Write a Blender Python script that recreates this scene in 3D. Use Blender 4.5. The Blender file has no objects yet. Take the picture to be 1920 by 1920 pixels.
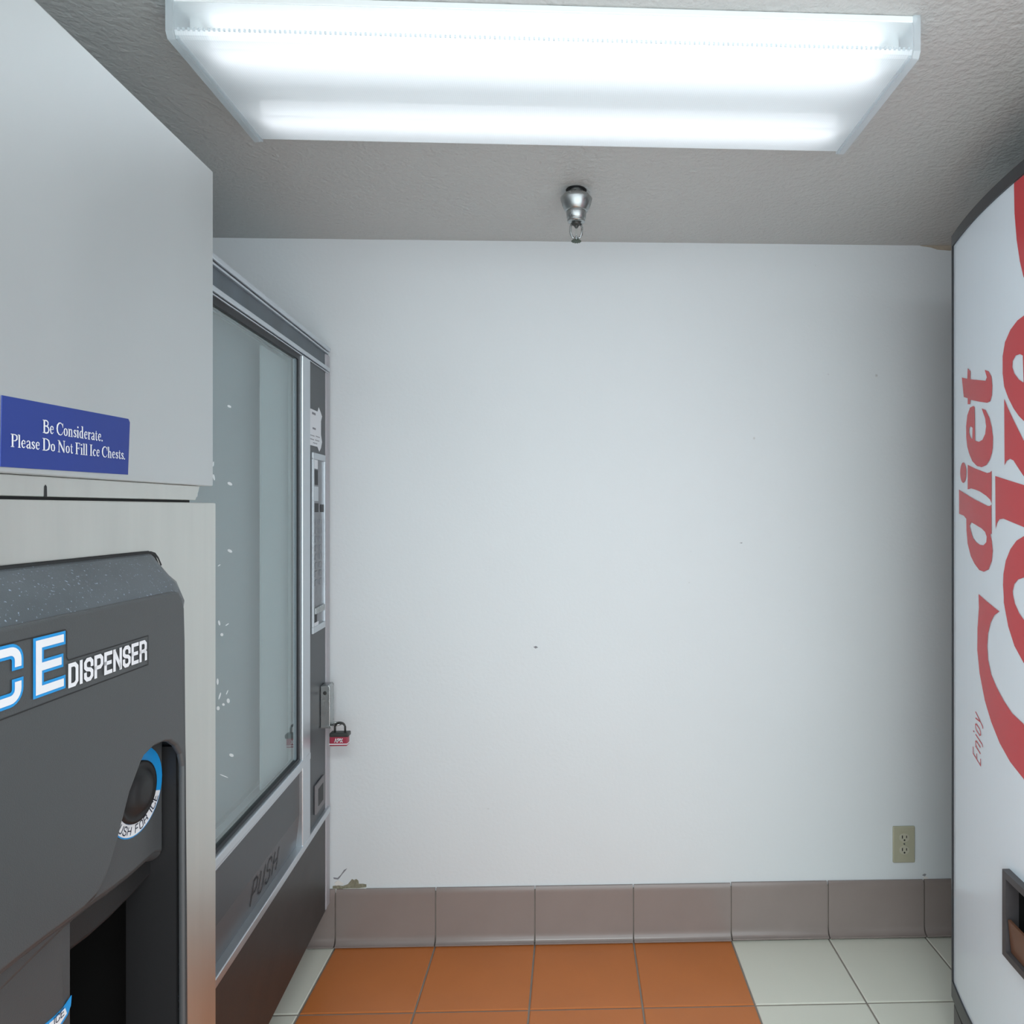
import bpy, bmesh, math, random
from math import sin, cos, pi, atan
from mathutils import Vector, Matrix
random.seed(7)
S = bpy.context.scene
C = S.collection

# ---------------------------------------------------------------- camera, light, exposure
F, CX, CY, H = 1280.0, 1110.0, 954.0, 1.334      # focal length and principal point in pixels, eye height
T = atan(36 / 1280)                              # yaw to the right of the wall normal
cam = bpy.data.objects.new('camera', bpy.data.cameras.new('camera'))
C.objects.link(cam); S.camera = cam
cam.location = (0, 0, H)
cam.rotation_euler = (pi / 2, 0, -T)
cam.data.sensor_width = 36
cam.data.lens = F / 1920 * 36
cam.data.shift_x = -(CX - 960) / 1920
cam.data.shift_y = (CY - 960) / 1920
cam.data.clip_start = 0.02
S.view_settings.view_transform = 'Standard'
S.view_settings.look = 'None'
S.view_settings.gamma = 1
S.view_settings.use_curve_mapping = False
S.view_settings.exposure = 0.0
W = bpy.data.worlds.new('world'); S.world = W; W.use_nodes = True
W.node_tree.nodes['Background'].inputs[0].default_value = (0.84, 0.93, 0.97, 1)
W.node_tree.nodes['Background'].inputs[1].default_value = 3.05
TUBE = 2.4                                      # emission of the two fluorescent tubes

# added fill light behind the camera, without a fixture, to lift the floor
al = bpy.data.lights.new('fill_light', 'AREA'); al.shape = 'RECTANGLE'; al.size = 1.2; al.size_y = 0.3; al.energy = 25; al.color = (0.90, 1.0, 1.0)
ao = bpy.data.objects.new('fill_light', al); C.objects.link(ao); ao.location = (0.1, -0.15, 2.12)

# ---------------------------------------------------------------- helpers
def ray(px):
    a = (px - CX) / F
    return sin(T) + cos(T) * a, cos(T) - sin(T) * a

class Frame:
    """upright plane frame: local +y runs away from the camera, local +x is the outward face"""
    def __init__(s, X, Y, vp):
        s.a = T + atan((vp - CX) / F); s.o = (X, Y)
        s.ey = (sin(s.a), cos(s.a)); s.ex = (cos(s.a), -sin(s.a)); s.rz = -s.a
    def L(s, px, py, x=0.0):
        d = ray(px)
        t = (x + s.o[0] * s.ex[0] + s.o[1] * s.ex[1]) / (d[0] * s.ex[0] + d[1] * s.ex[1])
        P = (d[0] * t - s.o[0], d[1] * t - s.o[1])
        return (P[0] * s.ey[0] + P[1] * s.ey[1], H + (CY - py) / F * t)

def N(t, kind, **kw):
    n = t.nodes.new(kind)
    for k, v in kw.items(): setattr(n, k, v)
    return n

def mat(name, col, rough=0.5, metal=0.0, spec=0.5, bump=0.0, bscale=200, var=0.0, vscale=6, coat=0.0, aniso=None, emit=0, stretch=None, detail=3, specks=None, bdist=0.002):
    m = bpy.data.materials.new(name); m.use_nodes = True
    t = m.node_tree; b = t.nodes['Principled BSDF']
    b.inputs['Base Color'].default_value = (*col, 1)
    b.inputs['Roughness'].default_value = rough
    b.inputs['Metallic'].default_value = metal
    b.inputs['Specular IOR Level'].default_value = spec
    b.inputs['Coat Weight'].default_value = coat
    b.inputs['Coat Roughness'].default_value = 0.08
    tc = N(t, 'ShaderNodeTexCoord'); src = tc.outputs['Object']
    if stretch:
        mp = N(t, 'ShaderNodeMapping'); mp.inputs['Scale'].default_value = stretch
        t.links.new(src, mp.inputs[0]); src = mp.outputs[0]
    if var:
        n = N(t, 'ShaderNodeTexNoise'); n.inputs['Scale'].default_value = vscale; n.inputs['Detail'].default_value = 5
        t.links.new(src, n.inputs[0])
        mx = N(t, 'ShaderNodeMix', data_type='RGBA')
        mx.inputs[6].default_value = tuple(max(0, c * (1 - var)) for c in col) + (1,)
        mx.inputs[7].default_value = tuple(min(1, c * (1 + var)) for c in col) + (1,)
        t.links.new(n.outputs[0], mx.inputs[0]); last = mx.outputs[2]
        if specks:
            sc, th, scol = specks
            n2 = N(t, 'ShaderNodeTexNoise'); n2.inputs['Scale'].default_value = sc; n2.inputs['Detail'].default_value = 2
            t.links.new(tc.outputs['Object'], n2.inputs[0])
            r = N(t, 'ShaderNodeMapRange'); r.inputs[1].default_value = th; r.inputs[2].default_value = th + 0.05
            t.links.new(n2.outputs[0], r.inputs[0])
            m2 = N(t, 'ShaderNodeMix', data_type='RGBA'); m2.inputs[7].default_value = (*scol, 1)
            t.links.new(r.outputs[0], m2.inputs[0]); t.links.new(last, m2.inputs[6]); last = m2.outputs[2]
        t.links.new(last, b.inputs['Base Color'])
        rr = N(t, 'ShaderNodeMapRange'); rr.inputs[3].default_value = max(0.02, rough * 0.85); rr.inputs[4].default_value = min(1, rough * 1.15)
        t.links.new(n.outputs[0], rr.inputs[0]); t.links.new(rr.outputs[0], b.inputs['Roughness'])
    if bump:
        n = N(t, 'ShaderNodeTexNoise'); n.inputs['Scale'].default_value = bscale; n.inputs['Detail'].default_value = detail
        t.links.new(src, n.inputs[0])
        bp = N(t, 'ShaderNodeBump'); bp.inputs['Strength'].default_value = bump; bp.inputs['Distance'].default_value = bdist
        t.links.new(n.outputs[0], bp.inputs['Height']); t.links.new(bp.outputs[0], b.inputs['Normal'])
    if aniso:
        b.inputs['Anisotropic'].default_value = aniso
    if emit:
        b.inputs['Emission Color'].default_value = (*col, 1); b.inputs['Emission Strength'].default_value = emit
    return m

M = {}
M['wall'] = mat('wall_paint', (0.66, 0.69, 0.71), 0.62, bump=0.25, bscale=90, var=0.035, vscale=2.5, detail=6, specks=(26, 0.765, (0.5, 0.5, 0.5)))
M['side_wall'] = mat('side_wall_paint', (0.64, 0.64, 0.66), 0.6, bump=0.25, bscale=90, var=0.03, vscale=3)
M['ceil'] = mat('textured_ceiling_paint', (0.53, 0.54, 0.53), 0.5, bump=1.0, bscale=85, var=0.03, vscale=4, detail=4, bdist=0.0036)
M['grout'] = mat('grout', (0.24, 0.21, 0.185), 0.9, bump=0.3, bscale=300, var=0.2, vscale=20)
M['orange'] = mat('orange_glazed_tile', (0.52, 0.165, 0.047), 0.32, bump=0.03, bscale=45, var=0.10, vscale=7, spec=0.4)
M['white_tile'] = mat('cream_glazed_tile', (0.68, 0.67, 0.59), 0.30, bump=0.02, bscale=45, var=0.02, vscale=7, spec=0.4)
M['cove'] = mat('taupe_cove_tile', (0.25, 0.207, 0.192), 0.22, bump=0.02, bscale=60, var=0.07, vscale=9, spec=0.5)
M['steel'] = mat('brushed_stainless', (0.70, 0.725, 0.73), 0.46, metal=1.0, bump=0.03, bscale=300, var=0.035, vscale=5, stretch=(1, 1, 0.15), aniso=0.3)
M['steel_low'] = mat('smeared_stainless', (0.74, 0.745, 0.71), 0.40, metal=1.0, bump=0.03, bscale=300, var=0.10, vscale=26, stretch=(1, 1, 0.10), aniso=0.3)
M['dark'] = mat('black_gap', (0.015, 0.015, 0.016), 0.7)
M['plastic'] = mat('charcoal_moulded_plastic', (0.054, 0.057, 0.060), 0.38, bump=0.12, bscale=900, var=0.08, vscale=5)
M['plastic_top'] = mat('dusty_charcoal_plastic', (0.068, 0.078, 0.088), 0.33, bump=0.12, bscale=900, var=0.35, vscale=14, specks=(330, 0.66, (0.22, 0.27, 0.34)))
M['plastic_in'] = mat('black_and_shade_plastic', (0.014, 0.014, 0.015), 0.45, spec=0.35, bump=0.05, bscale=600)  # true black on the button, painted-in shade on the recess cheek
M['cavity'] = mat('cavity_black_plastic', (0.006, 0.006, 0.006), 0.85, spec=0.2)
M['blue'] = mat('sign_blue', (0.013, 0.033, 0.205), 0.5, var=0.04, vscale=20)
M['ink_white'] = mat('white_lettering', (0.70, 0.70, 0.73), 0.4)
M['cyan'] = mat('bright_blue_outline', (0.008, 0.25, 0.60), 0.4)
M['ink_dark'] = mat('dark_lettering', (0.02, 0.025, 0.05), 0.5)
M['alu'] = mat('anodised_aluminium_trim', (0.62, 0.66, 0.70), 0.32, metal=0.85, bump=0.03, bscale=200, var=0.05, vscale=10)
M['vend_dark'] = mat('dark_enamelled_panel', (0.055, 0.062, 0.070), 0.38, var=0.25, vscale=9, bump=0.05, bscale=300)
M['vend_header'] = mat('scuffed_header_panel', (0.060, 0.078, 0.095), 0.38, var=0.85, vscale=13, bump=0.05, bscale=300)
M['vend_door'] = mat('grey_delivery_door', (0.085, 0.088, 0.097), 0.4, var=0.12, vscale=12)
M['vend_kick'] = mat('brown_black_kick_panel', (0.035, 0.032, 0.031), 0.42, var=0.2, vscale=12, bump=0.05, bscale=200, specks=(70, 0.80, (0.3, 0.28, 0.27)))
M['vend_body'] = mat('grey_cabinet_paint', (0.17, 0.165, 0.175), 0.45, var=0.05)
M['edge'] = mat('grey_corner_moulding', (0.42, 0.41, 0.44), 0.4, var=0.05)
M['gasket'] = mat('black_gasket', (0.012, 0.013, 0.016), 0.5)
M['backing'] = mat('grey_inner_screen', (0.19, 0.215, 0.23), 0.6, var=0.06, vscale=3)
M['liner'] = mat('pale_side_and_reflection', (0.34, 0.39, 0.405), 0.6)  # cabinet sides, and the panel that stands in for a reflection
M['gedge'] = mat('blue_grey_frame', (0.20, 0.25, 0.28), 0.4)
M['paper'] = mat('white_paper', (0.74, 0.76, 0.80), 0.7)
M['ink_grey'] = mat('grey_print', (0.22, 0.22, 0.25), 0.6)
M['selector'] = mat('selector_plate', (0.24, 0.25, 0.27), 0.35, metal=0.5, bump=0.4, bscale=60, var=0.35, vscale=40)
M['chrome'] = mat('worn_chrome', (0.42, 0.44, 0.44), 0.28, metal=0.9, bump=0.1, bscale=60, var=0.08, vscale=30)
M['lockred'] = mat('red_padlock_body', (0.33, 0.035, 0.065), 0.35)
M['lockblack'] = mat('black_padlock_cover', (0.035, 0.037, 0.035), 0.4)
M['fleck'] = mat('white_fleck', (0.75, 0.80, 0.82), 0.5)
M['fixwhite'] = mat('white_enamel', (0.80, 0.83, 0.83), 0.4)
M['outlet'] = mat('ivory_plastic', (0.40, 0.385, 0.285), 0.45, var=0.05, vscale=40)
M['outlet_face'] = mat('ivory_receptacle', (0.46, 0.44, 0.35), 0.4)
M['coke_white'] = mat('white_plastic_front', (0.73, 0.80, 0.87), 0.13, spec=0.5, var=0.01, vscale=3)  # one even glossy white base colour
M['coke_red'] = mat('red_print', (0.56, 0.035, 0.045), 0.16, spec=0.5)
M['coke_trim'] = mat('dark_grey_trim', (0.035, 0.036, 0.040), 0.35)
M['coke_body'] = mat('dark_cabinet', (0.03, 0.03, 0.033), 0.45)
M['slot'] = mat('delivery_frame_plastic', (0.060, 0.055, 0.058), 0.4, var=0.2, vscale=50)
M['flap'] = mat('floor_reflection_flap', (0.14, 0.065, 0.038), 0.35, var=0.15, vscale=30)  # brown puts the reflected orange floor into the flap's colour
M['plaster'] = mat('olive_stained_plaster', (0.24, 0.225, 0.16), 0.9, bump=1.0, bscale=260, var=0.6, vscale=170)
M['chip'] = mat('fresh_white_filler', (0.72, 0.70, 0.67), 0.8, bump=0.4, bscale=90)
M['crack'] = mat('grey_crack', (0.24, 0.24, 0.26), 0.9)
M['peel'] = mat('yellowed_tape', (0.40, 0.34, 0.27), 0.8, var=0.25, vscale=40, bump=0.5, bscale=90)
M['deflector'] = mat('green_bronze', (0.06, 0.09, 0.06), 0.4, metal=0.7)
M['tube_end'] = mat('tube_cap', (0.45, 0.52, 0.50), 0.3, metal=0.6)

# fluorescent tube
m = mat('fluorescent_tube', (0.97, 0.97, 1.0), 0.4, emit=TUBE); M['tube'] = m

# prismatic acrylic lens: part clear, part scattering, with a fine diamond pattern
def lens_mat(name, clear, pattern):
    m = bpy.data.materials.new(name); m.use_nodes = True; t = m.node_tree; t.nodes.clear()
    out = N(t, 'ShaderNodeOutputMaterial')
    tr = N(t, 'ShaderNodeBsdfTransparent'); tr.inputs[0].default_value = (0.94, 0.97, 0.98, 1)
    tl = N(t, 'ShaderNodeBsdfTranslucent'); tl.inputs[0].default_value = (0.86, 0.90, 0.925, 1)
    df = N(t, 'ShaderNodeBsdfDiffuse'); df.inputs[0].default_value = (0.80, 0.86, 0.88, 1)
    gl = N(t, 'ShaderNodeBsdfGlossy'); gl.inputs['Roughness'].default_value = 0.15
    a = N(t, 'ShaderNodeMixShader'); a.inputs[0].default_value = 0.25
    t.links.new(tl.outputs[0], a.inputs[1]); t.links.new(df.outputs[0], a.inputs[2])
    b = N(t, 'ShaderNodeMixShader')
    t.links.new(a.outputs[0], b.inputs[1]); t.links.new(tr.outputs[0], b.inputs[2])
    if pattern:
        tc = N(t, 'ShaderNodeTexCoord'); sx = N(t, 'ShaderNodeSeparateXYZ'); t.links.new(tc.outputs['Object'], sx.inputs[0])
        def wv(op):
            q = N(t, 'ShaderNodeMath', operation=op); t.links.new(sx.outputs[0], q.inputs[0]); t.links.new(sx.outputs[1], q.inputs[1])
            w = N(t, 'ShaderNodeMath', operation='MULTIPLY'); w.inputs[1].default_value = 2 * pi / 0.0075; t.links.new(q.outputs[0], w.inputs[0])
            z = N(t, 'ShaderNodeMath', operation='SINE'); t.links.new(w.outputs[0], z.inputs[0]); return z
        p = N(t, 'ShaderNodeMath', operation='MULTIPLY'); t.links.new(wv('ADD').outputs[0], p.inputs[0]); t.links.new(wv('SUBTRACT').outputs[0], p.inputs[1])
        r = N(t, 'ShaderNodeMapRange'); r.inputs[1].default_value = -1; r.inputs[2].default_value = 1
        r.inputs[3].default_value = clear - 0.045; r.inputs[4].default_value = clear + 0.045
        t.links.new(p.outputs[0], r.inputs[0]); t.links.new(r.outputs[0], b.inputs[0])
    else: b.inputs[0].default_value = clear
    c = N(t, 'ShaderNodeMixShader'); c.inputs[0].default_value = 0.05
    t.links.new(b.outputs[0], c.inputs[1]); t.links.new(gl.outputs[0], c.inputs[2])
    t.links.new(c.outputs[0], out.inputs[0])
    return m
M['lens'] = lens_mat('prismatic_acrylic', 0.05, True)
M['lens_side'] = lens_mat('clear_acrylic_side', 0.62, False)
M['endcap'] = lens_mat('clear_end_plate', 0.15, False)

def glass_mat(name, tint, ior, rough=0.0, film=None):
    m = bpy.data.materials.new(name); m.use_nodes = True; t = m.node_tree; t.nodes.clear()
    out = N(t, 'ShaderNodeOutputMaterial'); fr0 = N(t, 'ShaderNodeFresnel'); fr0.inputs[0].default_value = ior
    gm = N(t, 'ShaderNodeNewGeometry'); inv = N(t, 'ShaderNodeMath', operation='SUBTRACT'); inv.inputs[0].default_value = 1.0
    t.links.new(gm.outputs['Backfacing'], inv.inputs[1])          # reflect once, at the surface where the ray enters the pane
    fr = N(t, 'ShaderNodeMath', operation='MULTIPLY'); t.links.new(fr0.outputs[0], fr.inputs[0]); t.links.new(inv.outputs[0], fr.inputs[1])
    tr = N(t, 'ShaderNodeBsdfTransparent'); tr.inputs[0].default_value = (*tint, 1)
    gl = N(t, 'ShaderNodeBsdfGlossy'); gl.inputs['Roughness'].default_value = rough; gl.inputs[0].default_value = (0.9, 0.97, 0.97, 1)
    if film:      # a thin even film of pale haze, painted in to brighten the dim pane
        df = N(t, 'ShaderNodeBsdfDiffuse'); df.inputs[0].default_value = (*film, 1)
        fm = N(t, 'ShaderNodeMixShader'); fm.inputs[0].default_value = 0.07
        t.links.new(tr.outputs[0], fm.inputs[1]); t.links.new(df.outputs[0], fm.inputs[2]); tr = fm
    a = N(t, 'ShaderNodeMixShader'); t.links.new(fr.outputs[0], a.inputs[0]); t.links.new(tr.outputs[0], a.inputs[1]); t.links.new(gl.outputs[0], a.inputs[2])
    t.links.new(a.outputs[0], out.inputs[0]); return m
M['glass'] = glass_mat('hazed_window_glass', (0.95, 0.98, 0.98), 2.5, film=(0.66, 0.77, 0.79))
M['bulb_glass'] = glass_mat('clear_bulb_glass', (0.97, 0.99, 0.98), 1.5)

def obj(name, bm, m, parent=None, bevel=0, seg=2, smooth=False, loc=None, flat=False):
    if isinstance(bm, bpy.types.Mesh): me = bm
    else:
        if not flat and 'letter' not in name: bmesh.ops.recalc_face_normals(bm, faces=bm.faces)
        me = bpy.data.meshes.new(name); bm.to_mesh(me); bm.free()
    o = bpy.data.objects.new(name, me); C.objects.link(o)
    if not me.materials: me.materials.append(M[m] if isinstance(m, str) else m)
    if smooth:
        for p in me.polygons: p.use_smooth = True
    if bevel:
        b = o.modifiers.new('bevel', 'BEVEL'); b.width = bevel; b.segments = seg; b.limit_method = 'ANGLE'; b.angle_limit = 0.6
    if parent: o.parent = parent
    if loc: o.location = loc
    return o

def thing(name, label, cat, loc=(0, 0, 0), rz=0, group=None):
    o = bpy.data.objects.new(name, None); C.objects.link(o); o.empty_display_size = 0.1
    o.location = loc; o.rotation_euler = (0, 0, rz); o['label'] = label; o['category'] = cat
    if group: o['group'] = group
    return o

def struct(name, bm, m, parent=None, label=None):
    o = obj(name, bm, m, parent); o['kind'] = 'structure'
    if label: o['label'] = label
    return o

def box(bm, x0, x1, y0, y1, z0, z1):
    v = [bm.verts.new((x, y, z)) for x in (x0, x1) for y in (y0, y1) for z in (z0, z1)]
    for f in ((0, 1, 3, 2), (4, 6, 7, 5), (0, 4, 5, 1), (2, 3, 7, 6), (0, 2, 6, 4), (1, 5, 7, 3)):
        bm.faces.new([v[i] for i in f])
    return v
def B(*a):
    bm = bmesh.new(); box(bm, *a); return bm

def prism(bm, pts, lo, hi, axis='x'):
    """polygon pts (a,b) extruded along axis from lo to hi"""
    def P(a, b, c): return {'x': (c, a, b), 'y': (a, c, b), 'z': (a, b, c)}[axis]
    A = [bm.verts.new(P(a, b, lo)) for a, b in pts]; D = [bm.verts.new(P(a, b, hi)) for a, b in pts]
    bm.faces.new(A); bm.faces.new(list(reversed(D)))
    n = len(pts)
    for i in range(n): bm.faces.new((A[i], A[(i + 1) % n], D[(i + 1) % n], D[i]))
def PR(pts, lo, hi, axis='x'):
    bm = bmesh.new(); prism(bm, pts, lo, hi, axis); return bm

def lathe(bm, prof, n=32, c=(0, 0), z0=0):
    rings = []
    for r, z in prof:
        rings.append([bm.verts.new((c[0] + r * cos(2 * pi * i / n), c[1] + r * sin(2 * pi * i / n), z0 + z)) for i in range(n)])
    for a, b in zip(rings, rings[1:]):
        for i in range(n): bm.faces.new((a[i], a[(i + 1) % n], b[(i + 1) % n], b[i]))
    bm.faces.new(rings[0]); bm.faces.new(rings[-1])

def tube(bm, pts, r, n=10, closed=False):
    pts = [Vector(p) for p in pts]; rings = []
    for i, p in enumerate(pts):
        d = (pts[min(i + 1, len(pts) - 1)] - pts[max(i - 1, 0)]).normalized()
        up = Vector((0, 0, 1)) if abs(d.z) < 0.9 else Vector((0, 1, 0))
        a = d.cross(up).normalized(); b = d.cross(a)
        rings.append([bm.verts.new(p + a * r * cos(2 * pi * k / n) + b * r * sin(2 * pi * k / n)) for k in range(n)])
    for a, b in zip(rings, rings[1:]):
        for i in range(n): bm.faces.new((a[i], a[(i + 1) % n], b[(i + 1) % n], b[i]))
    bm.faces.new(rings[0]); bm.faces.new(rings[-1])

# flat shapes (print, stickers): loops filled by Blender's 2-D curve fill, then mapped into place
def fill(loops):
    cu = bpy.data.curves.new('t', 'CURVE'); cu.dimensions = '2D'; cu.fill_mode = 'BOTH'
    for lp in loops:
        sp = cu.splines.new('POLY'); sp.points.add(len(lp) - 1); sp.use_cyclic_u = True
        for p, (a, b) in zip(sp.points, lp): p.co = (a, b, 0, 1)
    o = bpy.data.objects.new('t', cu); me = o.to_mesh(); bm = bmesh.new(); bm.from_mesh(me)
    o.to_mesh_clear(); bpy.data.objects.remove(o); bpy.data.curves.remove(cu)
    return bm
def remap(bm, f):
    for v in bm.verts: v.co = f(v.co.x, v.co.y)
    return bm

def ribbon(bm, pts, w, f, closed=False, cap=False):
    """mitred stroke of width w along 2-D pts, mapped by f(u, v)"""
    P = [Vector(p) for p in pts]; n = len(P); L_, R_ = [], []
    if cap and not closed:
        P[0] = P[0] + (P[0] - P[1]).normalized() * w / 2; P[-1] = P[-1] + (P[-1] - P[-2]).normalized() * w / 2
    for i in range(n):
        a = P[i - 1] if (i > 0 or closed) else None
        b = P[(i + 1) % n] if (i < n - 1 or closed) else None
        d1 = (P[i] - a).normalized() if a is not None else None
        d2 = (b - P[i]).normalized() if b is not None else None
        if d1 is None: d1 = d2
        if d2 is None: d2 = d1
        n1 = Vector((-d1.y, d1.x)); n2 = Vector((-d2.y, d2.x)); mt = n1 + n2
        if mt.length < 1e-4: mt = n1
        mt.normalize(); k = 1 / max(0.45, mt.dot(n1))
        ww = w[i] if isinstance(w, (list, tuple)) else w
        L_.append(P[i] + mt * ww / 2 * k); R_.append(P[i] - mt * ww / 2 * k)
    vl = [bm.verts.new(f(*p)) for p in L_]; vr = [bm.verts.new(f(*p)) for p in R_]
    for i in range(n if closed else n - 1):
        j = (i + 1) % n
        try: bm.faces.new((vl[i], vl[j], vr[j], vr[i]))
        except ValueError: pass

# block letters: advance width, list of (points, closed)
BLOCK = {
 'A': (.60, [([(0, 0), (.30, 1), (.60, 0)], 0), ([(.12, .33), (.48, .33)], 0)]),
 'C': (.56, [([(.56, .70), (.56, .86), (.42, 1), (.14, 1), (0, .86), (0, .14), (.14, 0), (.42, 0), (.56, .14), (.56, .30)], 0)]),
 'D': (.54, [([(0, 0), (0, 1), (.38, 1), (.54, .85), (.54, .15), (.38, 0)], 1)]),
 'E': (.48, [([(.48, 1), (0, 1), (0, 0), (.48, 0)], 0), ([(0, .5), (.42, .5)], 0)]),
 'F': (.48, [([(.48, 1), (0, 1), (0, 0)], 0), ([(0, .52), (.42, .52)], 0)]),
 'H': (.54, [([(0, 0), (0, 1)], 0), ([(.54, 0), (.54, 1)], 0), ([(0, .5), (.54, .5)], 0)]),
 'I': (.05, [([(0.02, 0), (0.02, 1)], 0)]),
 'N': (.56, [([(0, 0), (0, 1)], 0), ([(.56, 0), (.56, 1)], 0), ([(0.02, .95), (.54, .05)], 0)]),
 'O': (.54, [([(.14, 0), (0, .15), (0, .85), (.14, 1), (.40, 1), (.54, .85), (.54, .15), (.40, 0)], 1)]),
 'P': (.52, [([(0, 0), (0, 1), (.38, 1), (.52, .87), (.52, .57), (.38, .44), (0, .44)], 0)]),
 'R': (.54, [([(0, 0), (0, 1), (.38, 1), (.52, .87), (.52, .60), (.40, .48), (0, .48)], 0), ([(.40, .48), (.54, .35), (.54, 0)], 0)]),
 'S': (.52, [([(.52, .72), (.52, .87), (.38, 1), (.14, 1), (0, .87), (0, .64), (.12, .53), (.40, .47), (.52, .36), (.52, .13), (.38, 0), (.14, 0), (0, .13), (0, .28)], 0)]),
 'U': (.54, [([(0, 1), (0, .15), (.14, 0), (.40, 0), (.54, .15), (.54, 1)], 0)]),
 'X': (.54, [([(0, 0), (.54, 1)], 0), ([(0, 1), (.54, 0)], 0)]),
 'n': (.44, [([(0, 0), (0, .66)], 0), ([(0, .50), (.12, .64), (.34, .64), (.44, .54), (.44, 0)], 0)]),
 'j': (.10, [([(.06, .66), (.06, -.20), (-.08, -.28)], 0), ([(.06, .86), (.06, .98)], 0)]),
 'o': (.44, [([(.12, 0), (0, .12), (0, .54), (.12, .66), (.32, .66), (.44, .54), (.44, .12), (.32, 0)], 1)]),
 'y': (.44, [([(0, .66), (.24, .02)], 0), ([(.46, .66), (.14, -.28), (0, -.28)], 0)]),
 ' ': (.25, []),
}
def block_text(bm, s, u0, u1, v0, h, w, f, slant=0.0, gap=.22):
    tot = sum(BLOCK[c][0] + gap for c in s) - gap; k = (u1 - u0) / tot; x = 0
    for c in s:
        for pts, cl in BLOCK[c][1]:
            ribbon(bm, [(u0 + (x + a) * k + b * h * slant, v0 + b * h) for a, b in pts], w, f, bool(cl), slant == 0)
        x += BLOCK[c][0] + gap

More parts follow.
